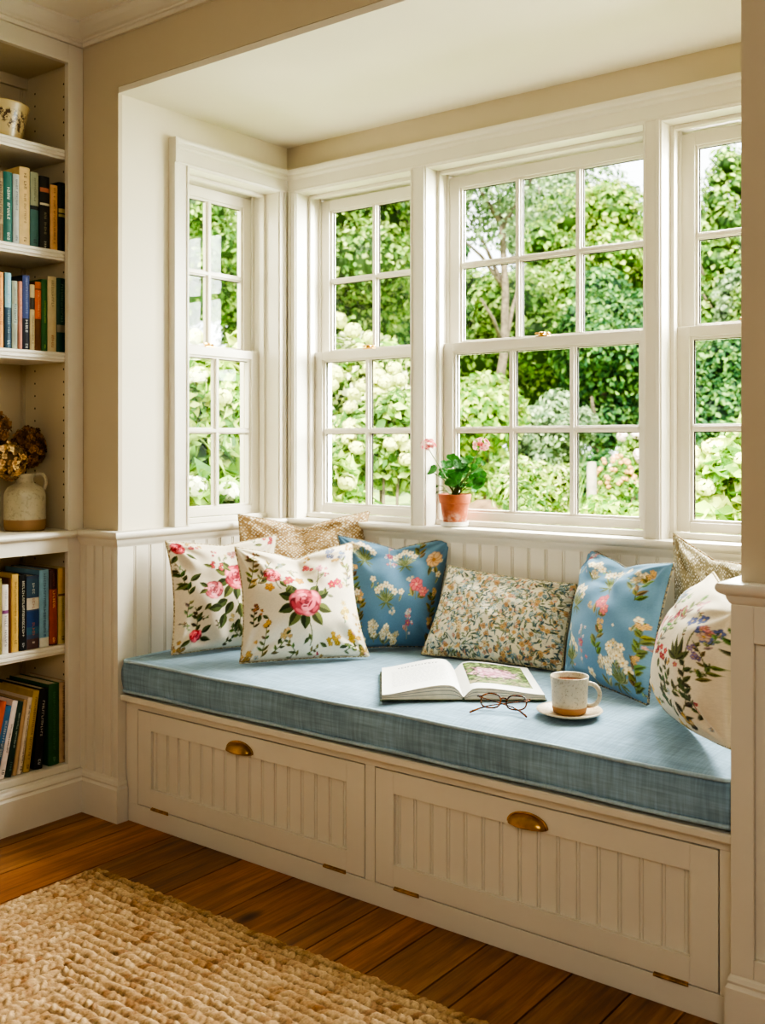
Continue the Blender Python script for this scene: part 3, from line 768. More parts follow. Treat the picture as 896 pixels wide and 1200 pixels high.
def cream_front(cv):
    filler(cv, 26, FT)
    paint_rose(cv, .50, .47, .14)
    cv.rose(.25, .74, .075, (204,78,88)); cv.leaf(.30,.68,.09,.045,-.9,GRN); cv.leaf(.2,.70,.08,.04,-2.5,GRN)
    cv.arc((.3,.6),(.27,.70),.2,.004,DGR); cv.leaf(.34,.56,.10,.05,.9,GRN)
    cv.flower(.39,.70,.04,(190,60,72)); cv.flower(.36,.67,.03,(206,90,96)); cv.flower(.48,.70,.042,(206,150,66)); cv.flower(.21,.62,.04,(206,150,66))
    cv.arc((.60,.58),(.66,.80),-.1,.004,GRN); cv.arc((.62,.66),(.72,.74),.1,.003,GRN)
    cv.cluster(.585,.85,.045,(206,86,104),6); cv.cluster(.70,.80,.045,(222,150,160),7); cv.cluster(.73,.73,.03,PNK,4)
    cv.leaf(.60,.66,.08,.04,2.2,GRN); cv.leaf(.66,.72,.06,.03,.6,SGE)
    cv.flower(.76,.62,.038,(196,50,76)); cv.flower(.82,.64,.036,(206,70,92)); cv.flower(.84,.60,.026,(216,120,130)); cv.arc((.66,.53),(.77,.60),.1,.003,GRN)
    cv.leaf(.68,.53,.07,.035,1.3,GRN); cv.leaf(.70,.52,.07,.03,-.3,SGE)
    cv.cluster(.80,.93,.05,(136,150,190),8); cv.cluster(.89,.90,.04,(150,166,196),6); cv.sprig(.93,.66,.22,1.9,(150,150,92),7,.022,.07); cv.sprig(.90,.6,.2,1.3,SGE,6,.02,.06)
    cv.cluster(.955,.96,.035,(206,170,110),5)
    cv.cluster(.86,.36,.05,(222,196,110),9); cv.cluster(.73,.14,.055,(214,166,60),9); cv.cluster(.90,.17,.055,(206,160,56),9); cv.cluster(.97,.24,.035,(224,180,80),5)
    cv.leaf(.66,.08,.07,.035,2.6,DGR); cv.leaf(.76,.07,.08,.03,.2,DGR); cv.leaf(.86,.08,.07,.03,2.8,GRN); cv.leaf(.93,.10,.06,.03,-.8,GRN); cv.sprig(.80,.04,.12,.4,GRN,4,.02,.05)
    cv.sprig(.04,.62,.3,1.3,(140,132,76),9,.026,.08); cv.sprig(.12,.66,.26,1.0,(150,140,84),8,.022,.07); cv.sprig(.05,.88,.14,.6,(150,130,80),5,.022,.06)
    cv.sprig(.15,.03,.28,1.5,GRN,9,.022,.06,(206,160,80),.02); cv.sprig(.22,.05,.2,.9,GRN,6,.022,.055,(222,180,120),.02); cv.sprig(.07,.28,.16,1.5,DGR,6,.02,.05,(170,110,80),.016)
    cv.flower(.31,.19,.03,(206,170,110)); cv.leaf(.29,.17,.06,.03,-2,DGR); cv.leaf(.33,.20,.05,.025,.7,DGR)
    cv.sprig(.42,.02,.14,2.2,GRN,5,.022,.06); cv.sprig(.5,.03,.10,.5,GRN,4,.02,.05); cv.cluster(.56,.02,.025,(190,70,80),4)
    cv.flower(.34,.86,.022,(150,170,160)); cv.leaf(.33,.85,.06,.03,-2.4,SGE); cv.leaf(.35,.87,.06,.03,.5,SGE); cv.flower(.42,.79,.02,SGE); cv.leaf(.42,.78,.05,.025,-1,SGE)
    cv.cluster(.12,.40,.025,(176,120,76),4); cv.leaf(.12,.38,.07,.035,-1.8,DGR); cv.leaf(.14,.37,.06,.03,-.6,DGR)
    cv.cluster(.03,.03,.05,(200,160,90),8); cv.cluster(.97,.03,.05,(190,160,90),8); cv.sprig(.93,.03,.1,2.4,GRN,4,.02,.05)
def cream_left(cv):
    filler(cv, 22, FT)
    paint_rose(cv, .55, .64, .135); cv.rose(.31, .52, .09, (206,104,112)); cv.rose(.74,.50,.06,(206,110,116))
    for a, x, y in ((3.6,.44,.42),(4.2,.49,.40),(4.9,.56,.38),(5.3,.64,.40),(4.5,.42,.3),(5.0,.62,.3),(5.6,.7,.36),(3.2,.39,.36)): cv.leaf(x, y, .14, .08, a, DGR if x < .54 else GRN)
    cv.arc((.54,.4),(.57,.12),.1,.004,DGR); cv.leaf(.56,.24,.1,.04,-1.9,DGR); cv.leaf(.56,.2,.1,.04,-1.1,GRN)
    cv.cluster(.36,.76,.05,(200,70,86),7); cv.leaf(.32,.75,.08,.035,2.8,GRN); cv.leaf(.43,.74,.08,.035,-.5,GRN); cv.leaf(.4,.8,.07,.03,1.4,SGE)
    cv.sprig(.10,.50,.26,1.9,DGR,8,.035,.09); cv.leaf(.12,.62,.12,.05,.6,DGR); cv.leaf(.10,.60,.11,.05,3.6,GRN)
    cv.leaf(.26,.55,.09,.045,2.5,DGR); cv.leaf(.25,.53,.08,.04,3.6,GRN); cv.leaf(.28,.40,.08,.04,-2.4,GRN)
    cv.rose(.17,.13,.06,(190,50,64)); cv.leaf(.22,.15,.1,.05,.7,DGR); cv.leaf(.22,.11,.1,.045,-.3,DGR); cv.leaf(.12,.1,.09,.04,3.8,GRN); cv.sprig(.17,.18,.2,1.7,DGR,7,.03,.07)
    cv.sprig(.65,.05,.16,.9,DGR,6,.035,.08,(190,150,90),.02); cv.sprig(.6,.08,.14,2.4,GRN,5,.03,.07); cv.sprig(.45,.03,.10,.5,DGR,4,.025,.06)
    cv.rose(.07,.93,.06,(190,60,70)); cv.cluster(.20,.94,.04,PNK,5); cv.leaf(.12,.88,.1,.04,-.6,DGR); cv.leaf(.05,.86,.09,.04,-2.2,DGR)
    cv.cluster(.55,.88,.05,(214,150,150),6); cv.leaf(.5,.86,.07,.03,-2.6,SGE); cv.leaf(.6,.86,.07,.03,-.4,SGE)
    cv.cluster(.90,.95,.05,(206,80,96),6); cv.leaf(.84,.93,.08,.035,3.0,GRN); cv.cluster(.86,.84,.03,(170,180,190),4)
    cv.sprig(.08,.30,.14,1.4,SGE,5,.025,.06); cv.sprig(.9,.2,.2,1.6,GRN,6,.03,.07); cv.cluster(.04,.04,.05,(190,150,90),6)
def blue_common(cv, items):
    for kind, x, y in items:
        if kind == 'bouquet':
            for a in np.linspace(.5, 2.6, 9): cv.leaf(x, y-.02, .13*cv.r.uniform(.8,1.15), .018, a, SGE if cv.r.rand() < .4 else (122,134,84))
            for a in (3.5, 4.0, 5.4, 5.9): cv.leaf(x, y-.02, .09, .016, a, (112,126,82))
            for dx, dy in ((-.05,.12),(0,.15),(.05,.12),(-.09,.09),(.09,.08)): cv.arc((x,y),(x+dx,y+dy),.05,.003,(112,126,82)); cv.flower(x+dx, y+dy, .032, CRM, 5, (206,166,96), (190,170,140))
        if kind == 'pink':
            cv.leaf(x-.03,y-.12,.11,.045,1.9,(150,140,84)); cv.leaf(x+.02,y-.13,.11,.04,.9,(112,110,66)); cv.arc((x,y-.14),(x,y),.1,.004,(112,120,76)); cv.leaf(x+.03,y-.12,.09,.04,.1,(150,140,84))
            cv.flower(x, y, .065, (206,104,110), 7, (224,150,130), (170,60,76)); cv.flower(x+.08, y-.07, .045, (214,120,118), 6, (224,160,130), (170,70,80))
        if kind == 'gold':
            cv.flower(x, y, .07, (226,190,146), 9, (190,130,70), (190,140,96)); cv.leaf(x-.02,y-.07,.1,.04,-1.8,(112,110,66)); cv.leaf(x+.02,y-.07,.1,.04,-1.2,(140,130,80))
        if kind == 'heads':
            cv.arc((x,y-.12),(x,y),.1,.004,(112,120,76)); cv.leaf(x,y-.1,.09,.03,.7,SGE); cv.leaf(x,y-.1,.09,.03,2.4,(122,130,84))
            cv.cluster(x, y, .06, (228,214,180), 8, .5)
        if kind == 'spray':
            for k in range(14): 
                q = cv.r.uniform(-.05,.05); t = cv.r.uniform(-.13,.13); cv.flower(x+q*(1-t*3), y+t, .014, (206,196,206) if k % 3 else (196,120,140), 4)
            cv.arc((x,y-.14),(x,y+.12),.05,.003,SGE); cv.flower(x,y,.03,(176,96,120))
        if kind == 'small':
            cv.flower(x,y,.03,CRM,5,(206,166,96),(200,180,150)); cv.leaf(x,y-.03,.07,.025,-1.9,SGE)
        if kind == 'leafy':
            cv.sprig(x,y-.1,.22,1.5,(116,116,66),8,.035,.085,(206,166,110),.02)
def blue_left(cv):
    filler(cv, 16, [(214,206,186),(200,150,150),(216,190,150)], .01, .02)
    blue_common(cv, [('bouquet',.19,.80),('bouquet',.58,.78),('gold',.86,.80),('bouquet',.38,.40),('pink',.70,.55),('small',.54,.48),('small',.25,.60),('spray',.63,.20),('heads',.26,.16),('heads',.38,.12),('leafy',.05,.58),('leafy',.08,.33),('small',.08,.48),('small',.05,.72),('leafy',.88,.36),('small',.93,.65),('heads',.48,.06),('small',.14,.06),('spray',.44,.88),('leafy',.72,.93),('leafy',.87,.10),('small',.12,.93)])
def blue_right(cv):
    filler(cv, 16, [(214,206,186),(200,150,150),(216,190,150)], .01, .02)
    blue_common(cv, [('bouquet',.22,.52),('bouquet',.52,.76),('pink',.56,.60),('heads',.80,.84),('leafy',.86,.76),('bouquet',.20,.12),('spray',.42,.24),('heads',.78,.26),('small',.30,.66),('bouquet',.80,.08),('heads',.66,.12),('small',.92,.52),('small',.14,.34),('leafy',.60,.30),('leafy',.94,.36),('heads',.30,.86),('small',.64,.92),('small',.08,.78),('small',.05,.52),('spray',.13,.92),('small',.5,.06),('leafy',.92,.14)])
def lumbar_print(cv):
    r = cv.r
    for _ in range(1500):
        x, y = r.uniform(0, cv.asp), r.uniform(0, 1); a = r.uniform(0, 6.3); k = r.rand()
        if k < .50: cv.leaf(x, y, r.uniform(.045,.085), r.uniform(.014,.024), a, [(84,108,118),(110,132,132),(136,144,112),(150,158,128),(96,110,96)][r.randint(5)])
        elif k < .64: cv.arc((x,y),(x+math.cos(a)*.09,y+math.sin(a)*.09),r.uniform(-.5,.5),.0045,[(110,124,108),(96,118,126),(150,144,108)][r.randint(3)])
        elif k < .75: cv.flower(x, y, r.uniform(.018,.034), [(206,166,112),(216,190,146),(190,150,110)][r.randint(3)], 6, (166,120,76))
        elif k < .93: cv.flower(x, y, r.uniform(.014,.026), [(160,182,186),(126,156,168),(206,212,204),(228,222,204)][r.randint(4)], 5, (206,190,146))
        else: cv.flower(x, y, r.uniform(.014,.022), (206,158,140), 5)
def botanic(cv):
    filler(cv, 16, FT)
    cv.off = .17; cv.u = cv.u-.17
    # spray at the right, red flowers mid, pink at left, yellow below
    for a, l in ((2.3,.15),(1.9,.19),(1.45,.20),(.9,.13),(2.8,.11)): cv.leaf(.58,.50,l,.04,a,(96,102,52))
    cv.arc((.62,.48),(.68,.78),.05,.004,DGR)
    for dx, dy in ((-.06,.80),(0,.84),(.06,.78),(.10,.72),(.14,.80)): cv.flower(.64+dx,dy,.035,(104,116,170),5,(220,190,120))
    cv.flower(.72,.74,.03,(222,190,170))
    cv.sprig(.50,.10,.32,1.75,DGR,8,.034,.085); cv.sprig(.40,.20,.20,.9,DGR,6,.034,.08); cv.sprig(.55,.27,.16,.7,DGR,5,.032,.075); cv.sprig(.60,.06,.30,1.35,(76,84,46),8,.034,.085); cv.sprig(.66,.30,.22,1.7,DGR,6,.032,.08); cv.sprig(.52,.36,.14,2.2,DGR,4,.03,.07); cv.cluster(.70,.60,.05,(150,130,170),6); cv.sprig(.72,.42,.16,1.2,GRN,5,.03,.07); cv.cluster(.62,.12,.04,(214,170,70),6); cv.sprig(.70,.14,.26,1.9,DGR,7,.026,.06); cv.cluster(.74,.22,.035,(206,90,100),5); cv.sprig(.76,.5,.2,2.0,GRN,5,.024,.055); cv.cluster(.72,.80,.04,(222,150,150),6); cv.sprig(.74,.66,.14,1.4,SGE,5,.024,.05)
    cv.cluster(.40,.50,.06,(196,56,76),7); cv.cluster(.32,.49,.04,(190,60,80),5); cv.leaf(.38,.44,.07,.035,-1.8,GRN)
    cv.rose(.10,.44,.12,(222,120,136)); cv.leaf(.10,.34,.15,.06,-1.7,SGE); cv.leaf(.16,.36,.13,.06,-.9,(126,140,96)); cv.leaf(.04,.34,.13,.06,-2.3,SGE)
    cv.cluster(.16,.66,.06,(226,130,140),7); cv.cluster(.30,.72,.05,(226,150,160),7); cv.sprig(.2,.5,.3,1.1,SGE,8,.03,.08,(206,80,110),.02); cv.sprig(.30,.52,.3,1.3,SGE,8,.025,.07,(206,100,120),.02)
    cv.cluster(.22,.22,.07,(220,180,90),10); cv.cluster(.28,.10,.07,(214,160,50),10); cv.leaf(.2,.14,.1,.05,-2,DGR); cv.leaf(.3,.05,.1,.05,-.8,DGR); cv.sprig(.18,.1,.16,1.6,GRN,5,.03,.07)
    cv.cluster(.1,.86,.06,(160,180,200),8); cv.sprig(.4,.75,.2,1.5,SGE,6,.03,.08); cv.cluster(.5,.9,.05,(226,170,170),6); cv.sprig(.15,.78,.15,1,SGE,5,.03,.07)
    cv.cluster(.5,.04,.06,(214,176,90),8); cv.cluster(.9,.1,.06,(206,160,90),8); cv.cluster(.92,.6,.06,(206,90,110),7); cv.sprig(.9,.62,.25,1.7,GRN,6,.035,.09)

def dot_mat(name, ground, dot, scale, cut=.36, rnd=.25, second=None):
    m, nt, bs = newmat(name)
    t = nt.nodes.new('ShaderNodeTexCoord'); mp = nt.nodes.new('ShaderNodeMapping'); mp.inputs['Scale'].default_value = (scale, scale, 1); mp.inputs['Rotation'].default_value = (0, 0, .7)
    lk(nt, t.outputs['UV'], mp.inputs[0])
    vo = nt.nodes.new('ShaderNodeTexVoronoi'); vo.inputs['Scale'].default_value = 1; vo.inputs['Randomness'].default_value = rnd
    lk(nt, mp.outputs[0], vo.inputs['Vector'])
    c = ramp(nt, vo.outputs['Distance'], [(cut-.08, dot), (cut+.06, ground)])
    if second: 
        n = noise(nt, mp.outputs[0], .22, 3); c = mix(nt, ramp(nt, n, [(.4, (0,0,0)), (.62, (1,1,1))]), c, mix(nt, .5, c, second))
    lk(nt, c, bs.inputs['Base Color']); bs.inputs['Roughness'].default_value = .9; bs.inputs['Specular IOR Level'].default_value = .2
    bump(nt, bs, noise(nt, coords(nt), 420, 2), .35, .0015); return m
M['tan'] = dot_mat('tan_dotted_fabric', S(150,120,80), S(228,218,196), 44, .38, .42, S(206,180,140))
M['greyd'] = dot_mat('grey_green_dotted_fabric', S(134,124,98), S(220,214,198), 46, .38, .5, S(180,170,140))

def rope_mat(name, a, b):
    m, nt, bs = newmat(name); n = noise(nt, coords(nt), 160, 3)
    lk(nt, ramp(nt, n, [(.4, a), (.6, b)]), bs.inputs['Base Color']); bs.inputs['Roughness'].default_value = .9; return m
ROPE = {'cream': rope_mat('cream_piping', S(150,130,90), S(226,212,180)), 'blue': rope_mat('blue_brown_piping', S(70,84,92), S(170,156,126)),
        'tan': rope_mat('tan_piping', S(130,104,70), S(206,190,156)), 'lumb': rope_mat('flower_piping', S(110,116,100), S(214,196,156))}

def pillow(label, corners, T, paint, bg, rope, asp=1.0, seed=1, mat=None, chop=.03, inset=(.045,.05,.015), back=.45, n=150, fold=0, chopx=.5):
    BL, BR, TR, TL = [Vector(c) for c in corners]
    org = (BL+BR)/2
    nrm = (BR-BL).cross(TL-BL).normalized()
    if nrm.dot(Vector((0,0,1.2))-org) < 0: nrm = -nrm
    right = (BR-BL).normalized()
    rs = np.random.RandomState(seed)
    u, v = np.meshgrid(np.linspace(0, 1, n), np.linspace(0, 1, n)); U = 2*u-1; Vv = 2*v-1
    # pincushion outline; the bottom edge sits flatter than the others
    iu = inset[0]*(1-Vv**2); uu = .5+(u-.5)*(1-2*iu)
    bot = np.where(Vv < 0, inset[2], inset[1]); vv = .5+(v-.5)*(1-2*bot*(1-U**2))
    vv = vv-chop*(.65*np.exp(-((u-chopx)/.20)**2)+.35*np.exp(-((u-chopx)/.07)**2))*v**3
    base = sum(np.array(c)[None, None, :]*w[..., None] for c, w in ((BL, (1-uu)*(1-vv)), (BR, uu*(1-vv)), (TR, uu*vv), (TL, (1-uu)*vv)))
    th = (np.clip(1-U**2, 0, 1)*np.clip(1-Vv**2, 0, 1))
    th = th**.40*.62 + th**.85*.38
    th = th*(1-.30*np.exp(-((u-chopx)/.16)**2)*np.exp(-((v-.92)/.22)**2)*(chop/.03))
    th *= 1-.10*Vv                     # fuller low down
    wr = np.zeros_like(u)
    for cx, cy in ((0,0),(1,0),(1,1),(0,1)):
        d = np.hypot(u-cx, v-cy); a = np.arctan2(v-cy, u-cx)
        wr += .0060*np.sin(a*10+rs.uniform(0, 6))*np.exp(-((d-.22)/.13)**2)
    for _ in range(7):
        k = rs.uniform(3, 9); a = rs.uniform(0, 3.1); wr += .0016*np.sin(2*PI*k*.5*(u*math.cos(a)+v*math.sin(a))+rs.uniform(0, 6))
    dc = np.hypot(u-chopx, (v-1.0)); ac = np.arctan2(1.0-v, u-chopx)
    wr += .0065*np.sin(ac*7+1.0)*np.exp(-((dc-.30)/.16)**2)*min(2, chop/.03)*.5
    wr += -.004*np.exp(-((v-.80-.05*np.sin(u*6+seed))/.03)**2)*np.exp(-((u-.5)/.28)**2)
    wr += .004*np.sin(u*23+v*6+seed)*np.exp(-((v-.12)/.10)**2)
    N3 = np.array(nrm)[None, None, :]
    edge = np.clip((1-np.maximum(np.abs(U), np.abs(Vv)))/.12, 0, 1)
    sag = np.array((0, 0, -.010))[None, None, :]*(np.clip(th, 0, 1)*(1-v))[..., None]*0
    front = base+N3*(T*.6*th+wr*edge)[..., None]+sag
    rear = base-N3*(T*back*th)[..., None]
    o_ = np.array(org)
    V = np.concatenate([front.reshape(-1, 3), rear.reshape(-1, 3)])-o_
    idx = np.arange(n*n).reshape(n, n)
    q = np.stack([idx[:-1,:-1], idx[:-1,1:], idx[1:,1:], idx[1:,:-1]], -1).reshape(-1, 4)
    if nrm.dot((BR-BL).cross(TL-BL)) < 0: q = q[:, ::-1]
    F = np.concatenate([q, q[:, ::-1]+n*n])
    col = None
    if paint:
        cv = Canvas(n, asp, bg, seed); paint(cv)
        col = np.concatenate([cv.c.reshape(-1, 3), cv.c[:, ::-1].reshape(-1, 3)])
    o = np_mesh('throw_pillow', V, F, mat or M['print'], smooth=True, col=col)
    o.location = org
    uvl = o.data.uv_layers.new(name='UVMap')
    li = np.zeros(len(o.data.loops), np.int32); o.data.loops.foreach_get('vertex_index', li)
    uvv = np.stack([np.tile((u*asp).ravel(), 2), np.tile(v.ravel(), 2)], -1)[li]
    uvl.data.foreach_set('uv', uvv.astype(np.float32).ravel())
    tag(o, label, 'pillow', 'throw pillows on the window seat')
    ring = np.concatenate([base[0, :-1], base[:-1, -1], base[-1, :0:-1], base[:0:-1, 0]])-o_
    ring = ring[::3]
    mb = MB(); mb.tube([tuple(p) for p in ring], .0034, 6, closed=True)
    mb.build('piping', ROPE[rope], o, smooth=True)
    return o

# camera model, used once to work out where measured things stand in the room
TH = math.atan(935/1215)
def ray(px, py):
    a = (px-448)/1215; b = (519-py)/1215
    return Vector((math.cos(TH)*a-math.sin(TH), math.sin(TH)*a+math.cos(TH), b))
EYE = Vector((0,0,1.2))
def onz(px, py, z): d = ray(px, py); return EYE+d*((z-1.2)/d.z)
def ondepth(px, py, zc): return EYE+ray(px, py)*zc
def onplane(px, py, p, n): d = ray(px, py); return EYE+d*((p-EYE).dot(n)/d.dot(n))
def pcorners(bl, br, tr, tl, tilt, z=.532):
    """corners of a leaning pillow from its base line and its lean (degrees off vertical)"""
    A = onz(*bl, z) if len(bl) == 2 else Vector(bl); B = onz(*br, z) if len(br) == 2 else Vector(br)
    e = (B-A).normalized(); back = Vector((-e.y, e.x, 0))
    if back.dot(A) < 0: back = -back           # away from the eye
    up = Vector((0,0,math.cos(math.radians(tilt))))+back*math.sin(math.radians(tilt))
    n = e.cross(up)
    C = onplane(*tr, A, n); D = onplane(*tl, A, n)
    return A, B, C, D
CREAM = (234,222,198)
IN = (.05,.065,.012)
pillow('tan dotted pillow standing in the corner behind the two rose pillows', pcorners((-2.60,2.50,.55), (-2.26,2.83,.55), (433,599), (279,603), 10), .15, None, None, 'tan', mat=M['tan'], seed=3, chop=.075, inset=IN)
pillow('cream rose-print pillow at the left end, leaning behind the front rose pillow', pcorners((201,767), (320,754), (324,627), (194,634), 13), .15, cream_left, CREAM, 'cream', seed=11, chop=.025, inset=(.05,.05,.012), back=.3)
pillow('blue floral pillow in the corner beside the rose pillows', pcorners((410,760), (511,758), (532,630), (395,627), 14), .14, blue_left, (92,126,152), 'blue', seed=5, chop=.055, inset=IN)
pillow('cream pillow with one large pink rose, frontmost of the left group', pcorners((281,777), (432,769), (412,636), (275,641), 16), .17, cream_front, CREAM, 'cream', seed=8, chop=.07, inset=IN, back=.25)
pillow('long lumbar pillow with small blue and gold leaf print in the middle', pcorners((494,766), (658,786), (676,685), (526,663), 28), .11, lumbar_print, (222,214,190), 'lumb', asp=1.6, seed=4, chop=.0, n=200, inset=(.02,.03,.015), back=.4)
pillow('grey green dotted pillow against the back wall at the right end', pcorners((-1.10,2.70,.55), (-.79,2.72,.55), (884,664), (789,625), 11), .12, None, None, 'tan', mat=M['greyd'], seed=6, chop=.03, back=.3)
pillow('blue floral pillow leaning at the right beside the lumbar pillow', pcorners((662,789), (759,826), (790,660), (690,643), 24), .15, blue_right, (100,136,164), 'blue', seed=9, chop=.05, inset=(.04,.05,.012), back=.2)
pillow('cream botanical print pillow tucked behind the right pier', [(-1.04,2.545,.545), (-.730,2.125,.572), (-.726,2.15,.85), (-.885,2.445,.89)], .20, botanic, CREAM, 'cream', seed=21, chop=.0, inset=(-.02,.0,-.06), back=.06)

# ------------------------------------------------------------------ open book, glasses, mug
M['cover'] = plain('printed_book_cover', S(70,82,56), .5, var=.5, vscale=45, bmp=0)
def paper_mat():
    m, nt, bs = newmat('white_page'); bs.inputs['Base Color'].default_value = (*S(236,234,228), 1); bs.inputs['Roughness'].default_value = .6; return m
M['paper'] = paper_mat(); M['ink'] = plain('pale_ink', S(120,122,126), .9, bmp=0)
def open_book():
    S0, S1 = onz(543,822,.527), onz(532,788,.527)
    ax = (S1-S0); Ln = .335; ang = math.atan2(ax.y, ax.x)
    o = thing('open_book', 'open hardback book with a garden photograph lying on the blue cushion', 'book', (S0.x, S0.y, .5278), (0,0,ang-PI/2))
    # local: +y along the spine away from the viewer, x across
    WL, WR = .212, .212
    def prof(sd, W, hgt, k=18):
        pts = []
        for i in range(k+1):
            t = i/k; x = W*t
            z = .006+hgt*(math.sin(PI*min(1, t*1.02)**.55)*.80)*(1-t)**.25 + .014*(1-t*.35)*min(1, t*8) if t > 0 else .008
            pts.append((sd*x, z))
        return pts
    for sd, W, hg in ((-1, WL, .030), (1, WR, .020)):
        P = prof(sd, W, hg); k = len(P)
        mb = MB(); ys = (.004, Ln-.004)
        mb.add([(x, y, z) for y in ys for x, z in P], [(i, i+1, k+i+1, k+i) for i in range(k-1)], 0)
        for y in ys:
            mb.add([(x, y, z) for x, z in P]+[(x, y, .0035) for x, z in P], [(i, i+1, k+i+1, k+i) for i in range(k-1)], 1)
        x, z = P[-1]; mb.add([(x, ys[0], z), (x, ys[1], z), (x, ys[1], .0035), (x, ys[0], .0035)], [(0,1,2,3)], 1)
        pg = mb.build('page_block', [M['paper'], M['page']], o, recalc=False)
        for p in pg.data.polygons: p.use_smooth = p.material_index == 0
        # a few lifted leaves at the front edge
        mb = MB()
        for s in (.35, .6, .82):
            Q = [(x, z*s+.003) for x, z in P]
            mb.add([(x, .0025, z) for x, z in Q]+[(x, .0035, z-.0012) for x, z in Q], [(i, i+1, k+i+1, k+i) for i in range(k-1)])
        mb.build('page_edge', M['ink'], o, recalc=False)
        mb = MB(); mb.box(min(0, sd*(W+.006)), max(0, sd*(W+.006)), 0, Ln, 0, .0032); mb.build('cover', M['cover'], o, bevel=.001)
        at = lambda x, e=.0005: (lambda j: P[j][1]+(P[j+1][1]-P[j][1])*((abs(x)-abs(P[j][0]))/(abs(P[j+1][0])-abs(P[j][0])))+e)(min(k-2, int(abs(x)/W*(k-1))))
        if sd < 0:
            mb = MB(); r = random.Random(4)
            def mark(x0, x1, y0, y1):
                n = max(1, int(abs(x1-x0)/.012)); xs = [x0+(x1-x0)*i/n for i in range(n+1)]
                mb.add([(x, y, at(x)) for y in (y0, y1) for x in xs], [(i, i+1, n+2+i, n+1+i) for i in range(n)])
            x = -.165
            while x < -.055:
                w = r.uniform(.005, .0085); mark(x, x+w*.45, Ln-.060, Ln-.045); mark(x, x+w, Ln-.048, Ln-.045)
                if r.random() < .6: mark(x, x+w, Ln-.060, Ln-.057)
                x += w+.003
            for q in range(15):
                y = Ln-.085-q*.0125; x = -.185
                while x < -.035:
                    w = r.uniform(.006, .02); mark(x, min(x+w, -.03), y-.0014, y); x += w+.004
            mb.build('page_text', M['ink'], o, recalc=False)
        else:
            # garden photograph covering most of the right page
            nx, ny = 46, 60; x0, x1, y0, y1 = .022, .190, .062, Ln-.018
            V = [(x0+(x1-x0)*i/nx, y0+(y1-y0)*j/ny, at(x0+(x1-x0)*i/nx, .0006)) for j in range(ny+1) for i in range(nx+1)]
            F = [(j*(nx+1)+i, j*(nx+1)+i+1, (j+1)*(nx+1)+i+1, (j+1)*(nx+1)+i) for j in range(ny) for i in range(nx)]
            rs = np.random.RandomState(2); col = np.zeros((len(V), 3))
            X = np.array([v[0] for v in V]); Y = np.array([v[1] for v in V])
            fx, fy = (X-x0)/(x1-x0), (Y-y0)/(y1-y0)
            pal = np.array([S(40,60,24), S(70,98,38), S(112,140,66), S(160,176,110), S(30,44,22)])
            nz = rs.uniform(0, 1, (ny//2+2, nx//2+2)); jj = ((fy*ny)//2).astype(int); ii = ((fx*nx)//2).astype(int)
            col = pal[(nz[jj, ii]*4.99).astype(int)]*rs.uniform(.75, 1.2, (len(V), 1))
            nz2 = rs.uniform(-.35, .35, (ny//2+2, nx//2+2))[jj, ii]
            d = np.hypot((fx-.45)/.42, (fy-.52)/.24)+nz2
            pk = np.array([S(206,140,160), S(226,186,196), S(170,100,124)]); mk = d < .9
            col[mk] = pk[(nz[jj, ii]*2.99).astype(int)][mk]
            mk = (fy < .22) & (nz2 > 0); col[mk] = S(150,140,110)
            np_mesh('garden_photograph', V, F, attr_mat('glossy_print', .4), o, col=col)
    mb = MB(); mb.tube([(0, 0, .003), (0, Ln, .003)], .004, 8); mb.build('spine', M['cover'], o)
open_book()

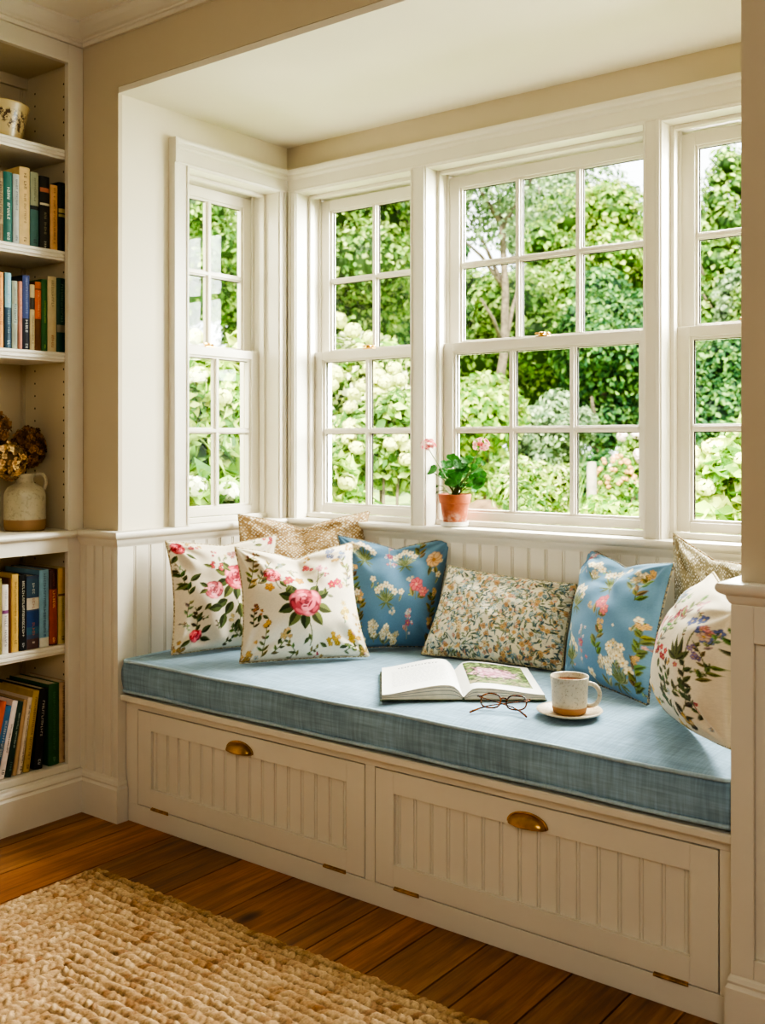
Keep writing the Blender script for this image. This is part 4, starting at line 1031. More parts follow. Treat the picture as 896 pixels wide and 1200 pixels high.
def tort():
    m, nt, bs = newmat('tortoiseshell'); n = noise(nt, coords(nt), 90, 3)
    lk(nt, ramp(nt, n, [(.42, S(44,22,12)), (.6, S(150,86,44))]), bs.inputs['Base Color']); bs.inputs['Roughness'].default_value = .2; return m
M['tort'] = tort()
def lens_mat():
    m, nt, bs = newmat('clear_lens'); nt.nodes.remove(bs); out = nt.nodes['Material Output']
    tr = nt.nodes.new('ShaderNodeBsdfTransparent'); gl = nt.nodes.new('ShaderNodeBsdfGlossy'); gl.inputs['Roughness'].default_value = .03
    mx = nt.nodes.new('ShaderNodeMixShader'); mx.inputs[0].default_value = .1
    lk(nt, tr.outputs[0], mx.inputs[1]); lk(nt, gl.outputs[0], mx.inputs[2]); lk(nt, mx.outputs[0], out.inputs[0]); return m
def glasses():
    a, b = onz(553,832,.527), onz(620,838,.527)
    c = (a+b)/2; ang = math.atan2((b-a).y, (b-a).x)
    o = thing('eyeglasses', 'folded tortoiseshell eyeglasses lying on the cushion in front of the open book', 'glasses', (c.x, c.y, .5265), (0, 0, ang))
    tl = math.radians(38)
    def fr(x, h, y=0): return (x, .022+h*math.sin(tl)+y, h*math.cos(tl)+.004)
    hw, hh = .0255, .0195; cs = (-.033, .033)
    def rim(cx):
        pts = []
        for k in range(32):
            t = 2*PI*k/32; cx_, sn = math.cos(t), math.sin(t)
            pts.append((cx+hw*math.copysign(abs(cx_)**.8, cx_), hh+hh*math.copysign(abs(sn)**.82, sn)*(1 if sn > 0 else .98)))
        return pts
    mb = MB()
    for cx in cs: mb.tube([fr(x, h) for x, h in rim(cx)], .0021, 8, closed=True)
    mb.tube([fr(-.009, .026), fr(-.004, .029), fr(.004, .029), fr(.009, .026)], .002, 8)
    for s in (-1, 1): mb.tube([fr(s*.0575, .029), fr(s*.066, .031), fr(s*.067, .031, -.006)], .0026, 8)
    mb.build('rims', M['tort'], o, smooth=True)
    lm = lens_mat()
    for cx in cs:
        mb = MB(); mb.add([fr(x, h) for x, h in rim(cx)], [tuple(range(32))]); mb.build('lens', lm, o)
    for s in (-1, 1):
        y0 = -.006 if s < 0 else -.010
        p = [fr(s*.067, .031, y0), fr(s*.060, .030, y0-.006), fr(s*.03, .026, y0-.012), fr(-s*.03, .014, y0-.020), fr(-s*.052, .006, y0-.026), fr(-s*.066, .000, y0-.034), fr(-s*.071, -.003, y0-.040)]
        p = [(x, y, max(z, .0022)) for x, y, z in p]
        mb = MB(); mb.tube(p, [.0016,.0016,.0015,.0017,.0022,.0028,.0024], 8); mb.build('temple', M['tort'], o, smooth=True)
glasses()

def stoneware(name, c, speck, z_split=None, low=None, scale=160):
    m, nt, bs = newmat(name); v = coords(nt)
    n = noise(nt, v, scale, 3, .7); n2 = noise(nt, v, 14, 3)
    col = ramp(nt, n, [(.36, speck), (.47, c)])
    col = mix(nt, .5, col, ramp(nt, n2, [(.35, tuple(x*.75 for x in c)), (.65, tuple(min(1, x*1.1) for x in c))]), 'MIX')
    if z_split:
        sp = nt.nodes.new('ShaderNodeSeparateXYZ'); lk(nt, v, sp.inputs[0])
        mr = nt.nodes.new('ShaderNodeMapRange'); mr.inputs[1].default_value = z_split-.0015; mr.inputs[2].default_value = z_split+.0015
        lk(nt, sp.outputs[2], mr.inputs[0]); col = mix(nt, mr.outputs[0], low, col)
        rr = nt.nodes.new('ShaderNodeMapRange'); rr.inputs[1].default_value = 0; rr.inputs[2].default_value = 1; rr.inputs[3].default_value = .75; rr.inputs[4].default_value = .28
        lk(nt, mr.outputs[0], rr.inputs[0]); lk(nt, rr.outputs[0], bs.inputs['Roughness'])
    else: bs.inputs['Roughness'].default_value = .35
    lk(nt, col, bs.inputs['Base Color']); bump(nt, bs, n, .12, .001); return m
def mug():
    c = onz(667, 838, .528)
    sm = stoneware('cream_stoneware', S(214,196,166), S(140,110,80))
    mb = MB(); mb.lathe([(0,.0),(.040,.0),(.043,.002),(.062,.007),(.078,.012),(.081,.015),(.080,.017),(.074,.0155),(.058,.0105),(.045,.0068),(0,.0062)], n=56)
    s = mb.build('saucer', sm, smooth=True); s.location = (c.x, c.y, .5268); tag(s, 'speckled cream stoneware saucer under the mug on the cushion', 'saucer')
    zz = .5268+.0068
    o = thing('mug', 'speckled stoneware mug of tea with bare clay base on the saucer', 'mug', (c.x-.002, c.y+.004, zz))
    gm = stoneware('speckled_glaze', S(206,196,172), S(130,116,96), .018, S(170,128,88))
    mb = MB(); mb.lathe([(0,0),(.036,0),(.040,.003),(.0425,.012),(.0435,.030),(.0445,.060),(.0465,.085),(.0475,.0895),(.0465,.0915),(.0445,.0895),(.0425,.06),(.0405,.02),(.030,.008),(0,.007)], n=56)
    mb.build('mug_body', gm, o, smooth=True)
    # handle at the right as the viewer sees it
    ha = TH-.25; hx, hy = math.cos(ha), math.sin(ha)
    P = []
    for k in range(15):
        t = -PI*.52+PI*1.04*k/14
        P.append((.0425+.031*max(0, math.cos(t))**.8, .047+.028*math.sin(t)))
    P = [(.041, .020)]+P[1:-1]+[(.043, .074)]
    mb = MB(); mb.tube([(hx*r, hy*r, z) for r, z in P], [.006]+[.0055]*(len(P)-2)+[.006], 10); h = mb.build('handle', gm, o, smooth=True)
    mb = MB(); mb.lathe([(0,.078),(.0440,.078)], n=40)
    t = plain('tea', S(96,44,18), .08, var=.02, bmp=0); mb.build('tea', t, o, smooth=True)
mug()

# ------------------------------------------------------------------ geranium on the sill
def geranium():
    zt = SILL; px, py = -1.925, 2.898
    wm = plain('white_dish', S(226,222,212), .45, var=.06, vscale=30)
    mb = MB(); mb.lathe([(0,0),(.041,0),(.046,.004),(.047,.016),(.044,.0165),(.042,.008),(0,.007)], n=40)
    s = mb.build('plant_saucer', wm, smooth=False, auto=40); s.location = (px, py, zt+.0005); tag(s, 'small white dish under the geranium pot on the window sill', 'saucer')
    o = thing('potted_geranium', 'pink geranium in a terracotta pot standing on the window sill', 'plant', (px, py, zt+.008))
    tm, nt, bs = newmat('weathered_terracotta'); v = coords(nt)
    n = noise(nt, v, 26, 5); sp = nt.nodes.new('ShaderNodeSeparateXYZ'); lk(nt, v, sp.inputs[0])
    col = ramp(nt, n, [(.3, S(140,72,44)), (.6, S(176,98,62))])
    mz = nt.nodes.new('ShaderNodeMapRange'); mz.inputs[1].default_value = .02; mz.inputs[2].default_value = .05; mz.inputs[3].default_value = 1; mz.inputs[4].default_value = 0; lk(nt, sp.outputs[2], mz.inputs[0])
    k = nt.nodes.new('ShaderNodeMath'); k.operation = 'MULTIPLY'; lk(nt, mz.outputs[0], k.inputs[0]); lk(nt, ramp(nt, noise(nt, v, 60, 4), [(.45, (0,0,0)), (.75, (.7,.7,.7))]), k.inputs[1])
    col = mix(nt, k.outputs[0], col, S(226,206,190)); lk(nt, col, bs.inputs['Base Color']); bs.inputs['Roughness'].default_value = .85; bump(nt, bs, n, .2)
    mb = MB(); mb.lathe([(0,0),(.036,0),(.038,.002),(.048,.070),(.0495,.0705),(.0515,.072),(.0555,.098),(.0545,.101),(.0515,.101),(.0495,.090),(0,.088)], n=48)
    pot = mb.build('pot', tm, o, auto=40)
    mb = MB(); mb.lathe([(0,.095),(.02,.0955),(.049,.092)], n=24); mb.build('soil', plain('potting_soil', S(62,44,32), .95, var=.3, vscale=120, bmp=.6), o, smooth=True)
    r = random.Random(12)
    base = Vector((px, py, zt+.008))
    stem = plain('geranium_stem', S(92,112,52), .6, var=.15, vscale=60)
    def at(cx, cy, dy=0):
        p = ondepth(480+cx*.1339, 500+cy*.1339, 1); d = p-EYE
        return EYE+d*((py+dy)/d.y)-base
    leaves = [(190,385,50,1),(320,345,30,0),(370,300,55,0),(430,335,52,1),(345,405,58,1),(385,455,76,0),(450,355,55,0),(515,290,36,0),(600,305,30,0),(585,400,50,1),(600,460,55,0),(600,520,50,1),(520,490,38,0),(450,515,38,1),(205,568,50,1),(228,505,26,0),(640,322,20,0),(300,330,34,1),(540,275,26,1),(480,380,40,0),(420,420,40,1),(280,400,34,0),(560,545,30,0),(300,420,34,0),(480,440,36,1),(350,330,36,0),(470,300,34,1),(545,430,34,0),(400,500,34,0),(500,420,30,1),(640,420,28,0),(560,360,32,0)]
    root = Vector((0,0,.095))
    ys = []
    for i, (cx, cy, rr, sh) in enumerate(leaves):
        dy = -.055+.095*r.random() if rr < 70 else -.05
        dy = min(dy, .035)
        c = at(cx, cy, dy); rad = rr*.1339*3.37/1215*1.2
        # petiole
        rt = root+Vector((r.uniform(-.012,.012), r.uniform(-.012,.012), 0))
        mid = (rt+c)/2+Vector((0,0,.012))
        mb = MB(); mb.tube([rt, mid, c-Vector((0,0,.003))], [.0022,.0016,.0012], 6); mb.build('stem', stem, o, smooth=True)
        # scalloped round leaf, slightly cupped
        nrm = (Vector((.40,-.78,.45)) if not sh else Vector((.35,-.5,.75)))+Vector((r.uniform(-.4,.4), r.uniform(-.25,.25), r.uniform(-.3,.3)))
        nrm.normalize(); a = nrm.cross(Vector((0,0,1))).normalized(); b = nrm.cross(a)
        n = 40; V = [c]; cols = [S(54,104,42)]
        for ring in (.35, .7, 1.0):
            for q in range(n):
                t = 2*PI*q/n+.2
                rd = rad*ring*(1+(.05*math.cos(7*t)*ring)-(.55*max(0, math.cos(t))**16*ring))
                V.append(c+a*rd*math.cos(t)+b*rd*math.sin(t)+nrm*(.22*rad*ring*ring+.05*rad*math.cos(7*t)*ring))
                g = 1.0 if abs(ring-.7) > .1 else .72
                vein = 1.15 if q % 6 == 0 else 1
                cols.append(tuple(x*g*vein*(.85+.3*((i*37) % 10)/10) for x in S(58,116,46)))
        F = [(0, 1+q, 1+(q+1) % n, 1+(q+1) % n) for q in range(n)]
        me = MB(); me.v = [tuple(x) for x in V]; me.f = [(0, 1+q, 1+(q+1) % n) for q in range(n)]+[(1+k*n+q, 1+k*n+(q+1) % n, 1+(k+1)*n+(q+1) % n, 1+(k+1)*n+q) for k in range(2) for q in range(n)]
        me.m = [0]*len(me.f); lo = me.build('leaf', M['leaf'], o, smooth=True); set_col(lo.data, cols)
    for (cx, cy), (sx, sy), dy in (((158,165),(265,360),-.03), ((622,160),(470,480),-.02)):
        c = at(cx, cy, dy); k = at(sx, sy, dy)
        mb = MB(); mb.tube([root, root+(k-root)*.6+Vector((0,0,.004)), k, c-Vector((0,0,.008))], [.0028,.0024,.002,.0014], 7); mb.build('stem', stem, o, smooth=True)
        V = []; F = []; cols = []
        for q in range(26):
            dv = Vector((r.gauss(0,1), r.gauss(0,1), r.gauss(.35,.8))).normalized(); cc = c+Vector((dv.x*.027, dv.y*.022, dv.z*.019+.002))
            nrm = (dv+Vector((r.uniform(-.4,.4), r.uniform(-.4,.4), r.uniform(-.4,.4)))).normalized(); a = nrm.orthogonal().normalized(); b = nrm.cross(a); t0 = r.uniform(0, 6)
            tone = r.choice([S(240,176,176), S(246,206,200), S(232,140,140), S(250,224,216)])
            for k2 in range(5):
                t = t0+2*PI*k2/5; d = a*math.cos(t)+b*math.sin(t); e = nrm.cross(d); L = .0095
                o2 = len(V); V += [cc, cc+d*L*.6+e*L*.42+nrm*.001, cc+d*L+nrm*.0005, cc+d*L*.6-e*L*.42+nrm*.001]; F.append((o2, o2+1, o2+2, o2+3))
                cols += [S(196,70,86), tone, tone, tone]
        np_mesh('flower_head', [tuple(v) for v in V], F, M['petal'], o, col=cols)
geranium()

# ------------------------------------------------------------------ things on the bookcase
def jug():
    c = (-2.965, 1.955, .9178)
    gm = stoneware('grey_glazed_stoneware', S(186,176,148), S(140,130,108), .036, S(152,118,78), 90)
    o = thing('stoneware_jug', 'grey glazed stoneware jug with tan base standing on the bookcase ledge', 'jug', c)
    mb = MB(); mb.lathe([(0,0),(.060,0),(.064,.004),(.0655,.02),(.0655,.110),(.063,.124),(.054,.138),(.040,.147),(.030,.152),(.0265,.160),(.0265,.170),(.031,.175),(.0315,.182),(.028,.184),(.023,.180),(.022,.16),(.03,.14),(.05,.1),(.05,.02),(0,.015)], n=48)
    mb.build('jug_body', gm, o, smooth=True)
    a = math.radians(58); hx, hy = math.cos(a), math.sin(a)
    mb = MB(); mb.tube([(hx*r_, hy*r_, z) for r_, z in ((.028,.176),(.042,.182),(.056,.178),(.063,.166),(.064,.150),(.060,.136),(.055,.128))], .006, 8); mb.build('handle', gm, o, smooth=True)
    r = random.Random(3)
    stemm = plain('dry_stem', S(64,44,26), .9)
    heads = [((-.015,-.058,.225), .062, (214,174,116), 'pale tan dried hydrangea head at the front of the jug'),
             ((-.045,-.100,.325), .064, (150,108,66), 'dark brown dried hydrangea head highest at the left of the jug'),
             ((-.050,.046,.268), .056, (176,130,76), 'brown dried hydrangea head leaning right out of the jug')]
    for (dx, dy, dz), rad, cc, lb in heads:
        h = thing('dried_hydrangea', lb, 'dried flower', (c[0], c[1], c[2]+.15), group='dried hydrangeas in the jug')
        ctr = Vector((dx, dy, dz-.15))
        mb = MB(); mb.tube([(0,0,-.12), (dx*.15, dy*.15, .03), tuple(ctr*.6+Vector((0,0,.015))), tuple(ctr)], .0028, 6); mb.build('stem', stemm, h, smooth=True)
        V = []; F = []; cols = []
        pal = [tuple(min(1, x*k) for x in S(*cc)) for k in (.45, .75, 1.0, 1.35, 1.7)]
        mbc = bmesh.new(); bmesh.ops.create_icosphere(mbc, subdivisions=2, radius=rad*.72); 
        o2 = 0
        for f in mbc.faces:
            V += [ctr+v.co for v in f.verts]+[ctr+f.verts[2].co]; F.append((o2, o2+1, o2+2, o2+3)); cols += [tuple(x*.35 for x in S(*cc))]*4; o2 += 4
        mbc.free()
        for q in range(330):
            dv = Vector((r.gauss(0,1), r.gauss(0,1), r.gauss(0,1))).normalized()
            if 'right' in lb: sc = Vector((.9, .95, 1.15))
            else: sc = Vector((1,1,.95))
            cc_ = ctr+Vector((dv.x*sc.x, dv.y*sc.y, dv.z*sc.z))*rad*r.uniform(.82, 1.06)
            nrm = (dv+Vector((r.uniform(-.5,.5), r.uniform(-.5,.5), r.uniform(-.5,.5)))).normalized(); a_ = nrm.orthogonal().normalized(); b_ = nrm.cross(a_); t0 = r.uniform(0, 6)
            tone = r.choice(pal); L = r.uniform(.0085, .0125)
            for k in range(4):
                t = t0+PI*k/2; d = a_*math.cos(t)+b_*math.sin(t); e = nrm.cross(d)
                o2 = len(V); V += [cc_, cc_+d*L*.65+e*L*.5+nrm*.003*r.random(), cc_+d*L+nrm*.002, cc_+d*L*.65-e*L*.5+nrm*.003*r.random()]; F.append((o2, o2+1, o2+2, o2+3))
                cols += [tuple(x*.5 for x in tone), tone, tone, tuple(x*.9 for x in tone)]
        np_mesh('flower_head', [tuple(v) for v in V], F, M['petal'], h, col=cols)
    # brown printed planter bowl on the highest shelf
    m, nt, bs = newmat('transfer_printed_cream'); v = coords(nt)
    sp = nt.nodes.new('ShaderNodeSeparateXYZ'); lk(nt, v, sp.inputs[0])
    n = noise(nt, v, 55, 6, .7); n0 = noise(nt, v, 16, 2)
    a = ramp(nt, n, [(.47, S(70,48,28)), (.53, S(206,186,140))]); b = mix(nt, ramp(nt, n0, [(.45, (0,0,0)), (.5, (1,1,1))]), a, S(200,180,134))
    z1 = ramp(nt, sp.outputs[2], [(.022, (1,1,1)), (.026, (0,0,0))]); z2 = ramp(nt, sp.outputs[2], [(.092, (0,0,0)), (.095, (1,1,1))])
    c2 = mix(nt, z1, b, S(196,172,122)); c2 = mix(nt, z2, c2, S(200,180,132)); z3 = ramp(nt, sp.outputs[2], [(.118, (0,0,0)), (.119, (1,1,1))]); c2 = mix(nt, z3, c2, S(80,48,28))
    lk(nt, c2, bs.inputs['Base Color']); bs.inputs['Roughness'].default_value = .3
    mb = MB(); mb.lathe([(0,0),(.062,0),(.066,.004),(.068,.010),(.078,.06),(.088,.105),(.092,.112),(.093,.120),(.090,.122),(.086,.116),(.075,.06),(.062,.012),(0,.01)], n=48)
    p = mb.build('ceramic_planter', m, smooth=True); p.location = (-2.985, 1.875, 2.1535); tag(p, 'cream ceramic planter with brown printed flowers on the topmost bookcase shelf', 'planter')
jug()

# ------------------------------------------------------------------ braided jute rug
def rug():
    x0, x1, y0, y1 = -2.408, -.40, .40, 1.82
    st = .0037; nx = int((x1-x0)/st); ny = int((y1-y0)/st)
    X, Y = np.meshgrid(np.linspace(x0, x1, nx), np.linspace(y0, y1, ny))
    rs = np.random.RandomState(5)
    def sm(shape, k):
        a = rs.uniform(-1, 1, (shape[0]//k+3, shape[1]//k+3)); 
        yy, xx = np.mgrid[0:shape[0], 0:shape[1]]/k; j, i = yy.astype(int), xx.astype(int); fy, fx = yy-j, xx-i
        fy = fy*fy*(3-2*fy); fx = fx*fx*(3-2*fx)
        return (a[j,i]*(1-fx)+a[j,i+1]*fx)*(1-fy)+(a[j+1,i]*(1-fx)+a[j+1,i+1]*fx)*fy
    wob = .006*sm(X.shape, 30)+.003*sm(X.shape, 9)
    dx = np.minimum(X-x0, x1-X); dy = np.minimum(Y-y0, y1-Y)
    hor = dy < dx                                    # rows that run along x
    d = np.minimum(dx, dy)+wob*np.clip(np.minimum(dx, dy)/.03, 0, 1); al = np.where(hor, X, Y)+.004*sm(X.shape, 14)
    s = .026; row = np.floor(d/s).astype(int); t = d/s-row
    prof = np.sqrt(np.clip(1-(2*t-1)**2, 0, 1))
    ph = rs.uniform(0, 1, 200)[row % 200]
    pitch = .0185
    a1 = al/pitch+ph+(t-.5)*.9*np.where(row % 2 == 0, 1, -1)
    cell = np.floor(a1).astype(int); ft = a1-cell
    lump = np.clip(np.sin(np.pi*np.clip(ft+.18*sm(X.shape, 6), 0, 1)), 0, 1)**.4
    tw = np.abs(np.sin(np.pi*(al/.0075+t*2.0+ph*7)))              # twisted yarn inside each plait
    key = (row*92821+cell*68917+hor*1237) % 4096
    tab = rs.uniform(-1, 1, 4096); cj = tab[key]; cj2 = tab[(key*7+11) % 4096]
    h = .004+.0095*prof*(.35+.65*lump)*(1+.3*cj)+.0012*tw*prof+.0022*sm(X.shape, 4)+.0016*sm(X.shape, 2)
    edge = np.clip(np.minimum(dx, dy)/.006, 0, 1); h = .001+(h-.001)*edge
    rowj = tab[(row*131+hor*17) % 4096]
    base = np.array(S(158,120,78)); lite = np.array(S(206,174,130)); drk = np.array(S(70,44,24)); red = np.array(S(128,82,46))
    k = np.clip(.5+.28*cj+.22*sm(X.shape, 26)+.10*rowj+.16*sm(X.shape, 5)+.14*sm(X.shape, 2), 0, 1)[..., None]
    c = base*(1-k)+lite*k
    k2 = (np.clip(cj2-.62, 0, .38)/.38)[..., None]*.7; c = c*(1-k2)+red*k2
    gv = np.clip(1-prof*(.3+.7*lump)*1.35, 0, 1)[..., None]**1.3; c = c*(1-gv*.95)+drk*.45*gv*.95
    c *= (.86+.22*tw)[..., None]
    o_ = np.array(((x0+x1)/2, (y0+y1)/2, 0))
    V = np.stack([X, Y, h], -1).reshape(-1, 3)-o_
    idx = np.arange(nx*ny).reshape(ny, nx); F = np.stack([idx[:-1,:-1], idx[:-1,1:], idx[1:,1:], idx[1:,:-1]], -1).reshape(-1, 4)
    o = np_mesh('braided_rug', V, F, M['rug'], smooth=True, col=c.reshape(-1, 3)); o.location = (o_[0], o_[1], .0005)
    tag(o, 'braided natural jute rug with mitred rows on the plank floor', 'rug')
rug()

# ------------------------------------------------------------------ garden
GZ = -.35
def ground():
    m, nt, bs = newmat('garden_grass'); v = coords(nt)
    lk(nt, ramp(nt, noise(nt, v, 1.2, 6), [(.3, S(96,124,52)), (.55, S(150,172,86)), (.75, S(190,196,130))]), bs.inputs['Base Color']); bs.inputs['Roughness'].default_value = .95
    mb = MB(); mb.box(-70, 50, 3.05, 90, GZ-.3, GZ); mb.box(-70, -2.86, -30, 3.05, GZ-.3, GZ); mb.build('ground', m, kind='structure')
ground()
BARK = plain('bark', S(104,92,76), .95, var=.3, vscale=14, bmp=.5, bscale=30)
def foliage(name, lobes, n, L, wid, pal, seed, parent, org, droop=.3, core=.8, up=.35):
    """leaf blades over a set of rounded lobes: [(centre, radius)]"""
    rs = np.random.RandomState(seed); org = np.array(org)
    C = np.array([l[0] for l in lobes]); Rr = np.array([l[1] for l in lobes])
    w = Rr**2/np.sum(Rr**2); li = rs.choice(len(lobes), n, p=w)
    D = rs.normal(size=(n, 3)); D[:, 2] += .25; D /= np.linalg.norm(D, axis=1, keepdims=True)
    rad = (Rr[li]*rs.uniform(.70, 1.08, n))[:, None]
    P = C[li]+D*rad*np.array((1, 1, .85))
    N = D+rs.normal(size=(n, 3))*.55; N[:, 2] += up; N /= np.linalg.norm(N, axis=1, keepdims=True)
    A = np.cross(N, rs.normal(size=(n, 3))); A[:, 2] -= droop; A -= N*np.sum(A*N, 1, keepdims=True); A /= np.linalg.norm(A, axis=1, keepdims=True)+1e-9
    B = np.cross(N, A); ll = (L*rs.uniform(.65, 1.3, n))[:, None]; ww = ll*wid
    fold = N*ww*.25
    V = np.stack([P-A*ll*.45, P-A*ll*.02+B*ww*.5+fold, P+A*ll*.55, P-A*ll*.02-B*ww*.5+fold], 1).reshape(-1, 3)
    F = np.arange(n*4).reshape(n, 4); F = np.concatenate([F[:, [0,1,2]], F[:, [0,2,3]]])
    pal = np.array([S(*p) for p in pal]); lobe_t = rs.uniform(.8, 1.15, len(lobes))
    c = pal[rs.randint(0, len(pal), n)]*(rs.uniform(.8, 1.2, n)*lobe_t[li])[:, None]
    c = np.repeat(c, 4, 0)
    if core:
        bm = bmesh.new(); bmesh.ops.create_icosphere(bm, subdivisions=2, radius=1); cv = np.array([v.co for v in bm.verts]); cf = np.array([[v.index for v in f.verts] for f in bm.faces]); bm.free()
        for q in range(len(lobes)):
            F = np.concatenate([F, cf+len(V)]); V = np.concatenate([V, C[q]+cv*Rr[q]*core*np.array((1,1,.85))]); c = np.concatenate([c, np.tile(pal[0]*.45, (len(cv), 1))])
    return np_mesh(name, V-org, F, M['leaf'], parent, col=np.clip(c, 0, 1))
def lobeset(c, rx, rz, k, rs, rmin=.32, rmax=.55):
    out = []
    for _ in range(k):
        d = rs.normal(size=3); d /= np.linalg.norm(d); d *= rs.uniform(.35, .85)
        out.append((np.array(c)+d*np.array((rx, rx, rz)), min(rx, rz)*rs.uniform(rmin, rmax)))
    out.append((np.array(c), min(rx, rz)*.75)); return out
DK = [(40,80,46),(60,104,56),(92,136,70),(136,172,92)]
MD = [(72,112,46),(104,142,60),(142,174,80),(182,202,112)]
LT = [(84,128,44),(124,162,62),(164,190,84),(196,210,112)]
GY = [(82,110,72),(112,138,94),(142,164,118),(172,190,148)]
def tree(label, px, zc, top, width, bottom, pal, seed, n=7000, L=.26, k=26, trunk=.14, name='tree', core=.78, cone=False):
    rs = np.random.RandomState(seed); b = ondepth(px, 519, zc); s = zc/1215
    zt = 1.2+(519-top)*s; zb = 1.2+(519-bottom)*s; rx = width*s/2; rz = (zt-zb)/2
    o = thing(name, label, 'tree', (b.x, b.y, GZ), group='garden trees beyond the windows')
    org = (b.x, b.y, GZ)
    if cone:
        lob = []
        for q in range(k):
            t = q/k; rr = rx*(1-t)**.65; a = q*2.4
            lob.append((np.array((b.x+math.cos(a)*rr*.6, b.y+math.sin(a)*rr*.6, zb+(zt-zb)*t)), max(rx*.14, rr*.5)))
    else: lob = lobeset((b.x, b.y, (zt+zb)/2), rx, rz, k, rs)
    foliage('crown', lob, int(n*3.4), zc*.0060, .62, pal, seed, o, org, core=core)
    if trunk:
        mb = MB(); h = (zt+zb)/2-GZ
        pts = [(rs.uniform(-.05,.05)*q*2, rs.uniform(-.05,.05)*q*2, h*q/6) for q in range(7)]
        mb.tube(pts, [trunk*(1.2-.12*q) for q in range(7)], 9)
        for q in range(6):
            a = rs.uniform(0, 6.3); p = pts[3+q % 3]; e = (p[0]+math.cos(a)*rx*.6, p[1]+math.sin(a)*rx*.6, p[2]+rz*rs.uniform(.3, .8))
            mid = tuple((p[i]*.5+e[i]*.5)+(.1 if i == 2 else 0) for i in range(3)); mb.tube([p, mid, e], [trunk*.5, trunk*.35, trunk*.15], 7)
        mb.build('trunk', BARK, o, smooth=True)
    return o
# distant belt
tree('dark tree furthest left, seen through the left-hand side window', 215, 15, 95, 190, 470, MD, 31, 6000, .22)
tree('mid green tree seen at the right of the side window', 300, 17, 130, 170, 470, MD, 32, 6000, .24)
tree('tall leafy tree behind the pale bush, seen in the corner window', 420, 18, 60, 200, 470, MD, 33, 8000, .26)
tree('dark tree at the right edge of the corner window', 492, 21, 170, 104, 490, DK, 34, 6000, .26)
tree('open branching tree showing its trunk in the left of the wide window', 578, 17, 60, 190, 330, GY, 35, 2400, .22, k=18, trunk=.085, core=.0)
tree('bushy green tree below the open branching tree in the wide window', 570, 22, 300, 190, 520, MD, 36, 6000, .3)
tree('mid green tree at the middle of the wide window', 640, 24, 240, 140, 510, MD, 37, 7000, .32)
tree('tall dark tree at the right of the wide window', 715, 20, 300, 160, 560, DK, 38, 9000, .28)
tree('bright topped maple at the upper right of the wide window', 705, 26, 190, 170, 420, LT, 39, 7000, .34)
tree('grey green tree whose top shows sky around it, behind the maple', 655, 34, 150, 180, 420, GY, 40, 3600, .4, core=0)
tree('pointed light green tree with sky above, seen in the right-hand window', 856, 24, 178, 260, 520, MD, 41, 9000, .3, cone=True, k=60, core=.6)
tree('dark tree low in the right-hand window behind the hydrangea', 835, 17, 395, 150, 580, DK, 42, 6000, .22)
tree('grey green loose tree at the right edge of the right-hand window', 900, 20, 265, 150, 560, GY, 43, 6000, .24)
tree('tall tree hidden mostly by the right pier', 960, 19, 150, 170, 540, MD, 44, 5000, .26)
tree('wide tree between the corner window and the wide window', 462, 30, 150, 150, 500, MD, 45, 6000, .36)

def shrub(label, px, zc, top, width, bottom, pal, seed, n=2600, L=.09, wid=.55, name='shrub', k=12, heads=0, hc=None, hr=.07, core=.72, up=.35):
    rs = np.random.RandomState(seed); b = ondepth(px, 519, zc); s = zc/1215
    zt = 1.2+(519-top)*s; zb = max(GZ+.05, 1.2+(519-bottom)*s); rx = width*s/2; rz = (zt-zb)/2
    o = thing(name, label, 'shrub', (b.x, b.y, GZ), group='garden shrubs near the windows'); org = (b.x, b.y, GZ)
    lob = lobeset((b.x, b.y, (zt+zb)/2), rx, rz, k, rs)
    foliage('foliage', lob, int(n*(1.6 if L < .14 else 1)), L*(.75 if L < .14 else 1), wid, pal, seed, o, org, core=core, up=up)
    mb = MB()
    for q in range(5):
        a = q*1.3; mb.tube([(.05*math.cos(a), .05*math.sin(a), 0), (rx*.3*math.cos(a), rx*.3*math.sin(a), (zb+zt)/2-GZ)], [.014, .007], 6)
    mb.build('stem', BARK, o)
    for q in range(heads):
        d = rs.normal(size=3); d[1] = -abs(d[1])*.8; d[0] += .3; d[2] = abs(d[2])*.9-.25*rs.rand(); d /= np.linalg.norm(d); l = lob[rs.randint(len(lob))]
        c = np.array((b.x, b.y, (zt+zb)/2))+d*np.array((rx, rx, rz))*rs.uniform(.88, 1.02)
        m = 90; D = rs.normal(size=(m, 3)); D /= np.linalg.norm(D, axis=1, keepdims=True); P = c+D*hr*rs.uniform(.8, 1.05, (m, 1))*np.array((1,1,.85))
        A = np.cross(D, rs.normal(size=(m, 3))); A /= np.linalg.norm(A, axis=1, keepdims=True); B = np.cross(D, A); e = hr*.30
        V = np.stack([P-A*e, P+B*e, P+A*e, P-B*e], 1).reshape(-1, 3); cc = np.array(S(*hc))*rs.uniform(.8, 1.15, (m, 1))
        np_mesh('flower_head', V-np.array(org), np.arange(m*4).reshape(m, 4), M['petal'], o, col=np.clip(np.repeat(cc, 4, 0), 0, 1))
    return o
CR = (220,224,150)
shrub('pale cream flowering bush rising behind the corner window sash', 400, 9.0, 362, 190, 640, LT+[(232,232,176),(240,238,200)], 51, 5000, .10, heads=40, hc=CR, hr=.075, k=16)
shrub('hydrangea with cream flower heads low in the corner window', 452, 6.0, 425, 120, 640, MD, 52, 2600, .10, heads=22, hc=CR, hr=.045)
shrub('large-leaved pale green plant at the lower left of the corner window', 385, 5.0, 500, 95, 680, LT, 53, 1100, .17, .42, heads=5, hc=CR, hr=.045)
shrub('bright yellow green bush filling the side window lower sash', 268, 5.2, 372, 130, 560, LT, 54, 2600, .11, heads=12, hc=CR, hr=.05)
